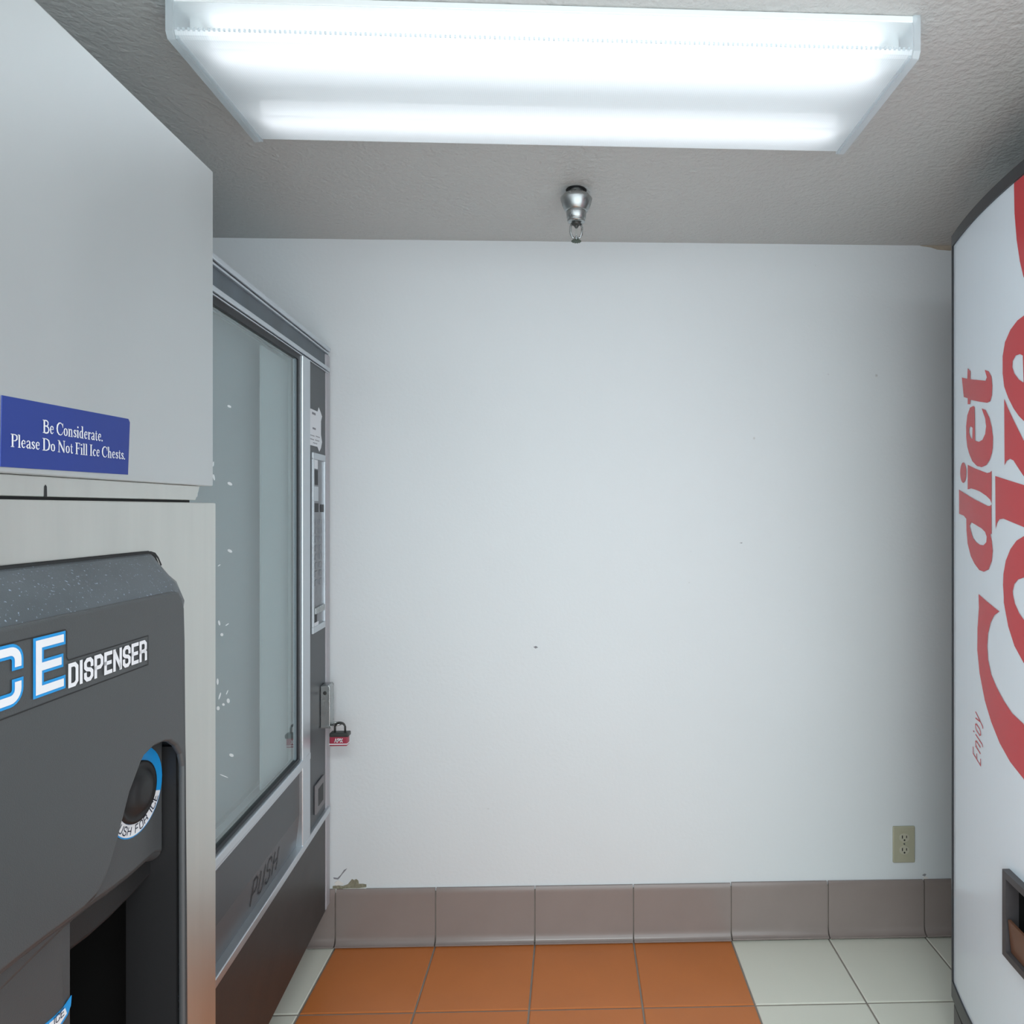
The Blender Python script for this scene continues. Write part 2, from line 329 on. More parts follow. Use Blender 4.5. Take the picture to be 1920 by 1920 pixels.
# serif letters with thick and thin strokes: (points, width)
K, Q, E_ = .135, .065, .045
def sf(x, y, w=.2): return ([(x - w / 2, y), (x + w / 2, y)], E_)
SER = {
 'B': (.68, [([(.16, 0), (.16, 1)], K), sf(.12, .98, .24), sf(.12, .02, .24), ([(.2, .98), (.42, .96), (.53, .86), (.53, .68), (.42, .56), (.2, .54)], .085), ([(.4, .54), (.56, .46), (.61, .28), (.54, .08), (.4, .02), (.2, .02)], .095)]),
 'C': (.74, [([(.68, .68), (.62, .86), (.46, .98), (.28, .94), (.13, .76), (.08, .5), (.13, .24), (.28, .06), (.46, .02), (.62, .12), (.69, .30)], [.05, .05, .06, .1, .14, .15, .14, .1, .06, .05, .04]), ([(.68, .62), (.68, .96)], .05)]),
 'D': (.80, [([(.16, 0), (.16, 1)], K), sf(.12, .98, .24), sf(.12, .02, .24), ([(.2, .98), (.42, .96), (.62, .84), (.70, .5), (.62, .16), (.42, .04), (.2, .02)], [.05, .07, .12, .15, .12, .07, .05])]),
 'F': (.58, [([(.16, 0), (.16, 1)], K), sf(.12, .98, .24), sf(.15, .02, .3), ([(.2, .98), (.54, .98)], .05), ([(.53, 1), (.53, .78)], .05), ([(.2, .53), (.44, .53)], .05), ([(.43, .42), (.43, .64)], .045)]),
 'I': (.34, [([(.17, 0), (.17, 1)], K), sf(.17, .98, .3), sf(.17, .02, .3)]),
 'N': (.82, [([(.14, 0), (.14, .97)], Q), ([(.12, .98), (.68, .04)], K), ([(.68, 0), (.68, 1)], Q), sf(.10, .98, .2), sf(.14, .02, .24), sf(.68, .98, .24)]),
 'P': (.62, [([(.16, 0), (.16, 1)], K), sf(.12, .98, .24), sf(.16, .02, .3), ([(.2, .98), (.42, .96), (.55, .86), (.55, .64), (.42, .50), (.2, .48)], [.05, .07, .12, .12, .07, .05])]),
 'a': (.48, [([(.08, .48), (.16, .60), (.28, .62), (.36, .52), (.36, .06), (.46, .03)], [.08, .06, .06, .12, .12, .05]), ([(.34, .36), (.14, .28), (.09, .14), (.18, .03), (.30, .10)], [.04, .08, .12, .08, .04])]),
 'c': (.44, [([(.38, .48), (.30, .60), (.18, .56), (.09, .32), (.16, .08), (.28, .03), (.40, .14)], [.1, .05, .08, .13, .1, .06, .04])]),
 'd': (.54, [([(.38, 0), (.38, 1)], .12), sf(.34, .98, .18), sf(.44, .02, .14), ([(.34, .54), (.22, .60), (.12, .48), (.09, .30), (.13, .10), (.22, .03), (.34, .10)], [.04, .06, .1, .13, .1, .06, .04])]),
 'e': (.46, [([(.10, .36), (.38, .36), (.36, .54), (.24, .62), (.13, .52), (.09, .32), (.15, .09), (.27, .03), (.40, .15)], [.045, .045, .09, .05, .09, .13, .1, .06, .04])]),
 'h': (.56, [([(.14, 0), (.14, 1)], .12), sf(.10, .98, .18), sf(.14, .02, .22), ([(.18, .50), (.30, .61), (.40, .54), (.41, .40), (.41, 0)], [.04, .06, .1, .12, .12]), sf(.41, .02, .22)]),
 'i': (.28, [([(.14, 0), (.14, .62)], .12), sf(.10, .60, .18), sf(.14, .02, .24), ([(.14, .80), (.14, .93)], .13)]),
 'l': (.28, [([(.14, 0), (.14, 1)], .12), sf(.10, .98, .18), sf(.14, .02, .24)]),
 'n': (.56, [([(.14, 0), (.14, .62)], .12), sf(.10, .60, .18), sf(.14, .02, .22), ([(.18, .50), (.30, .61), (.40, .54), (.41, .40), (.41, 0)], [.04, .06, .1, .12, .12]), sf(.41, .02, .22)]),
 'o': (.50, [([(.25, .61), (.12, .52), (.09, .32), (.13, .11), (.25, .03), (.38, .11), (.41, .32), (.37, .52), (.25, .61)], [.05, .1, .13, .1, .05, .1, .13, .1, .05])]),
 'r': (.38, [([(.14, 0), (.14, .62)], .12), sf(.10, .60, .18), sf(.15, .02, .24), ([(.18, .46), (.26, .58), (.36, .54)], [.04, .06, .12])]),
 's': (.40, [([(.33, .50), (.22, .60), (.11, .52), (.13, .40), (.29, .26), (.33, .13), (.21, .03), (.08, .14)], [.05, .06, .1, .12, .12, .1, .06, .05]), ([(.34, .44), (.34, .60)], .035), ([(.07, .20), (.07, .03)], .035)]),
 't': (.34, [([(.15, .82), (.15, .14), (.21, .04), (.32, .08)], [.06, .12, .1, .04]), ([(.04, .59), (.30, .59)], .05)]),
 '.': (.20, [([(.09, 0), (.09, .12)], .12)]),
 ' ': (.24, []),
}
def serif_text(bm, s, u0, u1, v0, h, f):
    tot = sum(SER[c][0] for c in s); k = (u1 - u0) / tot; x = 0
    for c in s:
        for pts, w in SER[c][1]:
            ribbon(bm, [(u0 + (x + a) * k, v0 + b * h) for a, b in pts], [q * (k + h) / 2 for q in w] if isinstance(w, list) else w * (k + h) / 2 * 1.1, f)
        x += SER[c][0]

# ---------------------------------------------------------------- the setting
WY, CZ = 2.112, 2.160            # back wall, ceiling height
XL, XR, YF = -1.62, 1.86, -0.5   # side walls, open front edge of the alcove
JX, PITCH, JY = 0.4905, 0.3035, 1.822

floor = struct('floor', B(XL, XR, YF, WY, -0.06, -0.003), 'grout')
def tile_mesh(name, sx, sy, m, t=0.008, e=0.0025):
    bm = bmesh.new()
    a = [bm.verts.new(p) for p in ((0, 0, -t), (sx, 0, -t), (sx, sy, -t), (0, sy, -t))]
    b = [bm.verts.new(p) for p in ((0, 0, -e * .6), (sx, 0, -e * .6), (sx, sy, -e * .6), (0, sy, -e * .6))]
    c = [bm.verts.new(p) for p in ((e, e, 0), (sx - e, e, 0), (sx - e, sy - e, 0), (e, sy - e, 0))]
    for p, q in ((a, b), (b, c)):
        for i in range(4): bm.faces.new((p[i], p[(i + 1) % 4], q[(i + 1) % 4], q[i]))
    bm.faces.new(c); bmesh.ops.recalc_face_normals(bm, faces=bm.faces)
    me = bpy.data.meshes.new(name); bm.to_mesh(me); bm.free(); me.materials.append(M[m]); return me
g = 0.005
cache = {}
ny = 9
for i in range(-7, 5):
    x0 = max(JX + i * PITCH, XL); x1 = min(JX + (i + 1) * PITCH, XR)
    if x1 - x0 < 0.03: continue
    kind = 'orange' if -4 <= i <= -1 else 'white_tile'
    for j in range(-1, ny + 1):
        y1 = min(JY + (1 - j) * PITCH + 0, WY - 0.012) if j > 0 else WY - 0.012
        y0 = JY - j * PITCH if j >= 0 else None
        if j < 0: continue
        if j == 0: y0, y1 = JY, WY - 0.012
        else: y0, y1 = JY - j * PITCH, JY - (j - 1) * PITCH
        y0 = max(y0, YF)
        if y1 - y0 < 0.03: continue
        key = (kind, round(x1 - x0, 3), round(y1 - y0, 3))
        if key not in cache: cache[key] = tile_mesh('floor_tile', x1 - x0 - g, y1 - y0 - g, kind)
        o = obj('floor_tile', cache[key], kind, floor, loc=(x0 + g / 2, y0 + g / 2, random.uniform(-.0004, .0004)))

wall_back = struct('wall_back', B(XL - .1, XR + .1, WY, WY + 0.10, -0.06, CZ + .1), 'wall')
wall_left = struct('wall_left', B(XL - .1, XL, YF, WY, -0.06, CZ + .1), 'side_wall')
wall_right = struct('wall_right', B(XR, XR + .1, YF, WY, -0.06, CZ + .1), 'side_wall')
ceiling = struct('ceiling', B(XL, XR, YF, WY, CZ, CZ + 0.1), 'ceil')

# cove baseboard: backing plus one object per tile
bb = struct('baseboard_back', B(XL, XR, WY - 0.004, WY, 0.0, 0.160), 'grout')
prof = [(0, .168), (.006, .168), (.0085, .164), (.009, .150), (.009, .030), (.0095, .024), (.0107, .018), (.0127, .0125), (.0158, .008), (.0195, .0052), (.024, .0042), (.024, .0005), (0, .0005)]
def cove_mesh(w):
    bm = bmesh.new(); prism(bm, [(-a, b) for a, b in prof], 0, w, 'x')
    bmesh.ops.recalc_face_normals(bm, faces=bm.faces)
    me = bpy.data.meshes.new('baseboard_tile'); bm.to_mesh(me); bm.free()
    for pl_ in me.polygons: pl_.use_smooth = abs(pl_.normal.x) < .5
    me.set_sharp_from_angle(angle=0.6); me.materials.append(M['cove']); return me
cm = {}
for i in range(-7, 5):
    x0 = max(JX + i * PITCH, XL); x1 = min(JX + (i + 1) * PITCH, XR)
    if x1 - x0 < .03: continue
    k = round(x1 - x0, 3)
    if k not in cm: cm[k] = cove_mesh(x1 - x0 - 0.004)
    obj('baseboard_tile', cm[k], 'cove', bb, loc=(x0 + .002, WY - random.uniform(0, .001), 0.003 + (0.002 if i >= 0 else 0)))

# damaged plaster at the foot of the wall, traced on the wall plane
WF = Frame(0, 0, 1074)
def on_wall(px, py, y=WY):
    d = ray(px); t = y / d[1]; return (d[0] * t, H + (CY - py) / F * t)
def wall_patch(name, pts, m, th, parent=wall_back):
    return obj(name, PR([on_wall(*p) for p in pts], WY - th, WY + .001, 'y'), m, parent)
wall_patch('exposed_plaster', [(624, 1661), (632, 1660), (643, 1661), (652, 1658), (657, 1652), (660, 1648), (664, 1650), (668, 1648), (672, 1651), (673, 1657), (680, 1657), (687, 1658), (687, 1663), (672, 1665), (656, 1665), (640, 1666), (624, 1666)], 'plaster', .0012)
wall_patch('plaster_filler', [(624, 1666), (640, 1666), (656, 1665), (672, 1665), (687, 1664), (688, 1675), (650, 1676), (624, 1677)], 'chip', .003)
wall_patch('wall_crack', [(625, 1645), (633, 1646), (639, 1640), (645, 1631), (651, 1628), (649, 1631), (642, 1639), (637, 1646), (634, 1649), (626, 1648)], 'crack', .0006)
wall_patch('paint_flake', [(627, 1655), (634, 1650), (639, 1653), (645, 1657), (640, 1659), (630, 1660)], 'chip', .002)
wall_patch('wall_scuff', [(1729, 1641), (1733, 1638), (1737, 1639), (1734, 1643)], 'crack', .0006)
wall_patch('paint_flake', [(1731, 1644), (1736, 1643), (1740, 1646), (1737, 1650), (1732, 1649)], 'chip', .001)
wall_patch('wall_scuff', [(1000, 1213), (1005, 1211), (1009, 1214), (1004, 1216)], 'crack', .0005)
wall_patch('wall_scuff', [(1386, 1018), (1392, 1017), (1391, 1019)], 'crack', .0005)
wall_patch('peeling_tape', [(1725, 461), (1740, 458.5), (1758, 458), (1785, 459), (1800, 460), (1800, 468), (1780, 470), (1757, 468), (1745, 464)], 'peel', .002)

# ---------------------------------------------------------------- ceiling lamp
lamp = thing('ceiling_light', 'long white fluorescent ceiling light with ribbed clear lens over two tubes', 'ceiling light', (-0.037, 1.278, CZ), 0.012)
LX, LY = 0.617, 0.1585
LZ = H + .759 - CZ          # lens bottom relative to ceiling
obj('housing', B(-LX + .004, LX - .004, -LY, LY, -0.012, -0.0005), 'fixwhite', lamp, bevel=.002)
bm = bmesh.new()            # raised spine that carries the ballast
prism(bm, [(-.05, -.011), (-.035, -.034), (.035, -.034), (.05, -.011)], -LX + .03, LX - .03, 'x'); obj('ballast_cover', bm, 'fixwhite', lamp)
bm = bmesh.new()
lp = [(-LY + .001, -.012), (-LY, -.030), (-LY + .001, LZ + .010), (-LY + .004, LZ + .003), (-LY + .010, LZ), (LY - .010, LZ), (LY - .004, LZ + .003), (LY - .001, LZ + .010), (LY, -.030), (LY - .001, -.012)]
def lens_strip(pts, name, m):
    bm = bmesh.new(); x0, x1 = -LX + .013, LX - .013
    A = [bm.verts.new((x0, a, b)) for a, b in pts]; D = [bm.verts.new((x1, a, b)) for a, b in pts]
    for i in range(len(pts) - 1): bm.faces.new((A[i], A[i + 1], D[i + 1], D[i]))
    return obj(name, bm, m, lamp)
lens_strip(lp[2:8], 'diffuser', 'lens')
lens_strip(lp[0:3], 'diffuser_side', 'lens_side')
lens_strip(lp[7:10], 'diffuser_side', 'lens_side')
# row of little ridges where the side meets the bottom
bm = bmesh.new()
for s in (-1, 1):
    n = 150
    for i in range(n):
        x = -LX + .02 + (2 * LX - .04) * i / (n - 1)
        box(bm, x - .0016, x + .0016, s * (LY - .0002) - .0012, s * (LY - .0002) + .0012, LZ + .008, LZ + .0125)
o = obj('lens_ridges', bm, 'endcap', lamp); o['kind'] = 'stuff'
for s in (-1, 1):
    pts = [(-LY - .002, 0.0), (-LY - .002, LZ + .006), (-LY + .004, LZ - .004), (LY - .004, LZ - .004), (LY + .002, LZ + .006), (LY + .002, 0.0)]
    x0, x1 = (s * LX - .013, s * LX) if s > 0 else (-LX, -LX + .013)
    e = obj('end_cap', PR([(a, min(b, -.0005)) for a, b in pts], x0, x1, 'x'), 'endcap', lamp, bevel=.0015)
    xr = s * (LX - .016)
    obj('end_cap_rib', B(xr - .002, xr + .002, -LY + .004, LY - .004, LZ - .003, LZ + .002), 'endcap', e)
TY = (-.105, .090)
for y in TY:
    bm = bmesh.new(); tube(bm, [(-LX + .045, y, -.036), (LX - .045, y, -.036)], .0125, 16)
    t_ = obj('fluorescent_tube', bm, 'tube', lamp, smooth=False)
    for s in (-1, 1):
        bm = bmesh.new(); tube(bm, [(s * (LX - .045), y, -.036), (s * (LX - .030), y, -.036)], .0130, 16)
        obj('tube_cap', bm, 'tube_end', t_)
        obj('tube_holder', B(min(s * (LX - .030), s * (LX - .018)), max(s * (LX - .030), s * (LX - .018)), y - .015, y + .015, -.052, -.012), 'fixwhite', lamp)

# ---------------------------------------------------------------- sprinkler
spk = thing('fire_sprinkler', 'chrome fire sprinkler head hanging from a hole in the ceiling', 'sprinkler', (0.0090, 1.768, CZ))
bm = bmesh.new(); lathe(bm, [(.0005, -.0006), (.026, -.0006), (.027, -.0016), (.0005, -.0018)], 40); obj('ceiling_hole', bm, 'dark', spk)
bm = bmesh.new(); lathe(bm, [(.018, -.002), (.018, -.05)], 20); obj('pipe', bm, 'chrome', spk)
bm = bmesh.new(); lathe(bm, [(.024, -.014), (.030, -.013), (.036, -.017), (.041, -.024), (.0405, -.029), (.036, -.042), (.0295, -.056), (.027, -.058)], 48)
obj('escutcheon', bm, 'chrome', spk, smooth=True)
bm = bmesh.new(); lathe(bm, [(.0265, -.056), (.0258, -.062), (.0245, -.074), (.0228, -.077), (.0205, -.079), (.0235, -.081), (.0220, -.084), (.012, -.085)], 48)
obj('cup', bm, 'chrome', spk, smooth=True)
bm = bmesh.new(); lathe(bm, [(.012, -.085), (.0125, -.088), (.0105, -.091), (.006, -.094), (.0035, -.099)], 24); obj('nozzle', bm, 'lockblack', spk)
bm = bmesh.new()
for s in (-1, 1):
    tube(bm, [(s * .0115, 0, -.088), (s * .0148, 0, -.096), (s * .0150, 0, -.108), (s * .0135, 0, -.117), (s * .0090, 0, -.1235), (s * .003, 0, -.127)], .0027, 10)
obj('frame_arms', bm, 'chrome', spk, smooth=True)
bm = bmesh.new(); lathe(bm, [(.0008, -.098), (.0024, -.100), (.0026, -.118), (.0012, -.121)], 16); obj('glass_bulb', bm, 'bulb_glass', spk, smooth=True)
bm = bmesh.new(); lathe(bm, [(.0025, -.119), (.0034, -.122), (.0030, -.132), (.0020, -.134)], 16); obj('screw', bm, 'chrome', spk)
bm = bmesh.new(); n = 36
top = [bm.verts.new(((.013 if i % 3 else .0095) * cos(2 * pi * i / n), (.013 if i % 3 else .0095) * sin(2 * pi * i / n), -.1325)) for i in range(n)]
r = bmesh.ops.extrude_face_region(bm, geom=[bm.faces.new(top)])
for v in r['geom']:
    if isinstance(v, bmesh.types.BMVert): v.co.z -= .0016
obj('deflector', bm, 'deflector', spk)

# ---------------------------------------------------------------- wall outlet
ox, oz = on_wall(1693.5, 1582)
out = thing('wall_outlet', 'small ivory double electrical outlet low on the back wall', 'outlet', (ox, WY, oz))
obj('cover_plate', B(-.035, .035, -.0065, 0, -.057, .057), 'outlet', out, bevel=.004, seg=3)
for s in (1, -1):
    cz = s * .0195 + .003
    pts = [(.0165 * cos(a) if abs(cos(a)) < .92 else .0152 * (1 if cos(a) > 0 else -1), .0135 * sin(a)) for a in [2 * pi * i / 28 for i in range(28)]]
    rc = obj('receptacle', PR([(a, cz + b) for a, b in pts], -.0085, -.006, 'y'), 'outlet_face', out, bevel=.0006)
    bm = bmesh.new(); box(bm, -.0082, -.0052, -.0088, -.0080, cz - .002, cz + .0075); box(bm, .0052, .0078, -.0088, -.0080, cz - .001, cz + .0068)
    prism(bm, [(.0028 * cos(2 * pi * i / 12), cz - .0072 + .0028 * sin(2 * pi * i / 12)) for i in range(12)], -.0088, -.008, 'y')
    obj('socket_slots', bm, 'dark', rc)
obj('screw', PR([(.0026 * cos(2 * pi * i / 12), .003 + .0026 * sin(2 * pi * i / 12)) for i in range(12)], -.0078, -.006, 'y'), 'chrome', out)

# ---------------------------------------------------------------- ice machine (upper cabinet) and ice dispenser below it
FI = Frame(-0.5714, 1.1022, 1053); L = FI.L
W0, D0 = 1.02, 0.62
ZS, ZT = 1.3696, 1.8700          # bottom and top of the upper front panel
top = thing('ice_maker', 'brushed stainless steel ice maker cabinet with a blue notice, on top of the dispenser', 'ice machine', (*FI.o, ZS - .0262), FI.rz)
oz_ = ZS - .0262
def up(bm, name, m, parent=top, **k):
    bmesh.ops.translate(bm, verts=bm.verts, vec=(0, 0, -oz_)) ; return obj(name, bm, m, parent, **k)
up(B(-D0, -.022, -W0, -.002, ZS - .018, ZT - .001), 'cabinet_body', 'steel', bevel=.003)
up(B(-.021, 0, -W0, 0, ZS, ZT), 'front_panel', 'steel', bevel=.0025, seg=3)
yA = L(376, 915, -.004)[0]; yB = L(368, 937, -.004)[0]
up(PR([(-W0 + .02, ZS - .0005), (yA, ZS - .0005), (yA - .004, ZS - .010), (yB, ZS - .0225), (-W0 + .02, ZS - .0225)], -.05, -.005, 'x'), 'lower_rail', 'steel_low', bevel=.001)
up(B(-D0 + .02, -.012, -W0 + .03, yB - .004, ZS - .0262, ZS - .022), 'gasket', 'dark')
ky, kz = L(85, 922, -.005)
ks = .0042
up(PR([(ky - ks / 2, ZS - .0225), (ky + ks / 2, ZS - .0225), (ky + ks / 2 * .8, ZS - .0115), (ky, ZS - .0095), (ky - ks / 2 * .8, ZS - .0115)], -.0060, -.0046, 'x'), 'rail_notch', 'dark')
# blue notice
a = L(4, 741, .001); b = L(243.5, 786, .001); c = L(240, 890, .001); d = L(1, 875, .001)
sg = up(PR([d, c, (b[0], b[1] - .004), (b[0] - .003, b[1]), a], .0003, .0011, 'x'), 'notice_sticker', 'blue'); sg['label'] = 'blue notice sticker with white lettering'
f = lambda u, v: Vector((.0016, u, v - oz_))
bm = bmesh.new()
h1 = (812.5 - 788) / F * 1.0
y0, z0 = L(79, 812.5, .001); y1, z1 = L(190, 826.5, .001); ht = L(79, 788, .001)[1] - z0
serif_text(bm, 'Be Considerate.', y0, y1 + .002, (z0 + z1) / 2, ht, f)
y0, z0 = L(19, 839.5, .001); y1, z1 = L(232, 860, .001); ht = L(19, 815, .001)[1] - z0
serif_text(bm, 'Please Do Not Fill Ice Chests.', y0, y1 + .002, (z0 + z1) / 2, ht, f)
obj('lettering', bm, 'ink_white', sg)

dsp = thing('ice_dispenser', 'stainless steel ice dispenser with charcoal plastic hood and ICE DISPENSER lettering', 'ice dispenser', (*FI.o, 0), FI.rz)
YR = L(405, 943, 0)[0]; ZD = ZS - .0262
yo1, yo0 = L(330, 1500, 0)[0] - .012, -W0 + .15      # hole in the steel for the bucket bay
ZH = .98
obj('cabinet_body', B(-D0, -.35, -W0, YR - .003, .09, ZD), 'steel_low', dsp, bevel=.003)
bm = bmesh.new(); box(bm, -.36, -.022, YR - .006, YR - .003, .09, ZD); box(bm, -.36, -.022, -W0, -W0 + .003, .09, ZD); box(bm, -.36, -.022, -W0 + .003, YR - .006, ZD - .003, ZD)
obj('side_panel', bm, 'steel_low', dsp)
pts = [(-W0, .09), (yo0, .09), (yo0, ZH), (yo1, ZH), (yo1, .09), (YR, .09), (YR, ZD), (-W0, ZD)]
obj('front_panel', PR(pts, -.020, 0, 'x'), 'steel_low', dsp, bevel=.002, seg=3)
for yy in (-W0 + .06, YR - .06):
    for xx in (-D0 + .06, -.08):
        bm = bmesh.new(); lathe(bm, [(.022, 0), (.022, .01), (.012, .015), (.012, .10)], 16, (xx, yy)); obj('leg', bm, 'chrome', dsp)
# dark liner of the bucket bay
bm = bmesh.new()
box(bm, -.20, -.19, yo0 - .02, yo1 + .01, .09, ZH + .02); box(bm, -.19, -.021, yo1 + .0005, yo1 + .01, .09, ZH + .02)
box(bm, -.19, -.021, yo0 - .01, yo0 - .0005, .09, ZH + .02); box(bm, -.19, -.021, yo0, yo1, ZH + .0005, ZH + .02); box(bm, -.19, -.0005, yo0, yo1, .09, .12)
obj('bay_liner', bm, 'cavity', dsp)
# charcoal moulding
p = .055
yc = (YR - W0) / 2
def mir(P): return [(2 * yc - a, b) for a, b in P]
edge = [(272, 1417), (265, 1431), (254, 1461), (245, 1485), (237, 1517), (230, 1544), (224, 1568), (215.6, 1597), (209, 1620), (200, 1645), (186, 1675), (158, 1704), (127, 1728), (89, 1756), (50, 1786), (0, 1826), (-60, 1873), (-110, 1903), (-150, 1918)]
arc = [(352, 1960), (345.3, 1598), (345.5, 1437), (341, 1414), (332, 1399), (320, 1390.5), (308, 1391), (289, 1400)]
inner = [L(*q, p) for q in arc[1:]] + [L(*q, p) for q in edge]
inner = [(inner[0][0] + .004, .115)] + inner
outerR = [(L(356, 1900, p)[0] + .002, .11), L(353, 1700, p), L(350, 1400, p), L(348.5, 1200, p), L(347, 1140, p), L(343, 1120, p), L(336, 1109, p)]
# hood continues beyond the frame and is symmetric about the middle
outerR += [(outerR[-1][0] - .006, outerR[-1][1] + .001), (outerR[-1][0] - .016, outerR[-1][1] + .0015)]
zt = outerR[-1][1]
inn = [q for q in inner if q[0] > yc]
half = inn
poly = half + list(reversed(mir(half))) + mir(outerR) + list(reversed(outerR))
ymaxh = L(300, 1600, p)[0]
hood = obj('hood', PR(poly, p - .009, p, 'x'), 'plastic', dsp, bevel=.004, seg=4)
# rim that joins the hood to the steel: chamfer on top, straight sides
backR = [(q[0] + .006, q[1]) for q in outerR[:4]] + [L(330, 1090, 0), L(296, 1062, 0), L(290, 1048, 0), L(284, 1040, 0), L(276, 1037.5, 0)]
ft = outerR
m1 = [(a[0] * .2 + b[0] * .8 + .0012, a[1] * .2 + b[1] * .8 + .0022) for a, b in zip(backR, ft)]
def full(P): return P + list(reversed(mir(P)))
bm = bmesh.new(); rows = []
for P, x in ((full(backR), .0005), (full(m1), p * .82), (full(ft), p - .0045)):
    rows.append([bm.verts.new((x, a, b)) for a, b in P])
for a, b in zip(rows, rows[1:]):
    for i in range(len(a) - 1): bm.faces.new((a[i], a[i + 1], b[i + 1], b[i]))
o = obj('hood_rim', bm, 'plastic_top', dsp, smooth=True)
# black gasket line at the back edge of the hood
bm = bmesh.new(); P = [(a, b + .0012) for a, b in full(backR[5:])]
ribbon(bm, P, .0032, lambda u, v: Vector((.0046, u, v)))
ribbon(bm, [(a, b + .0006) for a, b in P], .0032, lambda u, v: Vector((.0012, u, v)))
obj('hood_gasket', bm, 'dark', dsp)
# turned-under lips
def lip_strip(P, xa, xb, dz, name, m):
    bm = bmesh.new(); n_ = 5; rows = []
    for k in range(n_ + 1):
        t_ = k / n_ * pi / 2
        rows.append([bm.verts.new((xa - (xa - xb) * (1 - cos(t_)), a, b - dz * sin(t_))) for a, b in P])
    for A, D in zip(rows, rows[1:]):
        for i in range(len(P) - 1): bm.faces.new((A[i], A[i + 1], D[i + 1], D[i]))
    return obj(name, bm, m, dsp, smooth=True)
lo_ = [L(*q_, p) for q_ in edge if q_[0] <= 215.6]; lo_ = [(a, b + .002) for a, b in lo_ if a > yc]
lip_strip(lo_ + list(reversed(mir(lo_))), p - .002, p - .026, .014, 'hood_lip', 'plastic')
# middle step behind the hood that carries the push button
q = .030
midl = [L(305, 1598, q), L(290, 1600, q), L(249, 1637, q), L(211, 1667, q), L(189, 1682, q), L(150, 1712, q), L(60, 1800, q), L(-100, 1960, q)]
ymax = L(306, 1500, q)[0]; ztop = L(300, 1370, q)[1]
poly = [(ymax, ztop), (ymax, midl[0][1])] + midl[1:] + [(midl[-1][0], ztop)]
poly = [(a, b) for a, b in poly]
obj('button_panel', PR(poly, q - .022, q, 'x'), 'plastic', dsp, bevel=.004, seg=3)
lip_strip([(a, b + .003) for a, b in midl], q - .002, q - .028, .016, 'panel_lip', 'plastic')
# second, deeper lip under it
q2 = .012
lip = [L(305, 1618, q2), L(299, 1625, q2), L(251, 1678, q2), L(208, 1722, q2), L(168, 1758, q2), L(100, 1810, q2), L(0, 1900, q2)]
obj('lower_lip', PR([(lip[0][0], ZH + .02)] + lip + [(lip[-1][0], ZH + .02)], q2 - .03, q2, 'x'), 'plastic_in', dsp, bevel=.006, seg=3)
# inner cheek of the recess (between the hood's front and the button panel)
yk = L(344, 1600, p)[0]
obj('recess_cheek', B(-.019, p - .010, yk + .0005, yk + .006, .115, L(344, 1400, p)[1]), 'plastic_in', dsp)  # hood plastic darkened to near black, recess shade put into its colour
# dispensing chute
ch = L(142, 1800, .026)[0]
obj('chute', PR([(-.17, -.60), (-.17, ch), (.010, ch), (.024, ch - .006), (.026, ch - .02), (.026, -.60)], .32, L(140, 1726, .03)[1] + .02, 'z'), 'plastic', dsp)
# push button and its printed ring
by, bz = L(247, 1487, q); Rb = .0
ytop = L(247, 1409, q)[1]; ybot = L(247, 1572, q)[1]; R = (ytop - ybot) / 2; bz = (ytop + ybot) / 2; by = L(303, 1480, q)[0] - R
btn = obj('push_button', None or (lambda bm: (lathe(bm, [(R * .20, .012), (R * .42, .010), (R * .52, .002), (R * .62, .004), (R * .69, .0035), (R * .70, -.002)], 40), bm)[1])(bmesh.new()), 'plastic_in', dsp)
btn.data.transform(Matrix.Translation((q, by, bz)) @ Matrix.Rotation(pi / 2, 4, 'Y'))
for pl in btn.data.polygons: pl.use_smooth = True
def ring(a0, a1, r0, r1, x, n=40):
    bm = bmesh.new(); A, D = [], []
    for i in range(n + 1):
        a = a0 + (a1 - a0) * i / n
        A.append(bm.verts.new((x, by + r0 * cos(a), bz + r0 * sin(a)))); D.append(bm.verts.new((x, by + r1 * cos(a), bz + r1 * sin(a))))
    for i in range(n): bm.faces.new((A[i], A[i + 1], D[i + 1], D[i]))
    return bm
obj('button_ring', ring(0, 2 * pi, R * .68, R, q + .0006), 'cyan', dsp)['label'] = 'bright blue ring around the push button'
obj('ring_label', ring(-2.75, -.35, R * .70, R * .97, q + .0009), 'ink_white', dsp)
bm = bmesh.new(); txt = 'PUSH FOR ICE'; 
tot = sum(BLOCK[c][0] + .25 for c in txt); x = 0
for c_ in txt:
    for pts, cl in BLOCK[c_][1]:
        def pol(a, b):
            an = -2.62 + (x + a) / tot * 2.2; rr = R * (.955 - .135 * (1 - b)) if False else R * (.825 + .12 * b)
            # text runs along the lower arc, tops towards the centre
            rr = R * (.925 - .175 * b)
            return (by + rr * cos(an), bz + rr * sin(an))
        ribbon(bm, [pol(a, b) for a, b in pts],   .0014, lambda u, v: Vector((q + .0012, u, v)), bool(cl))
    x += BLOCK[c_][0] + .25
obj('ring_lettering', bm, 'ink_dark', dsp)
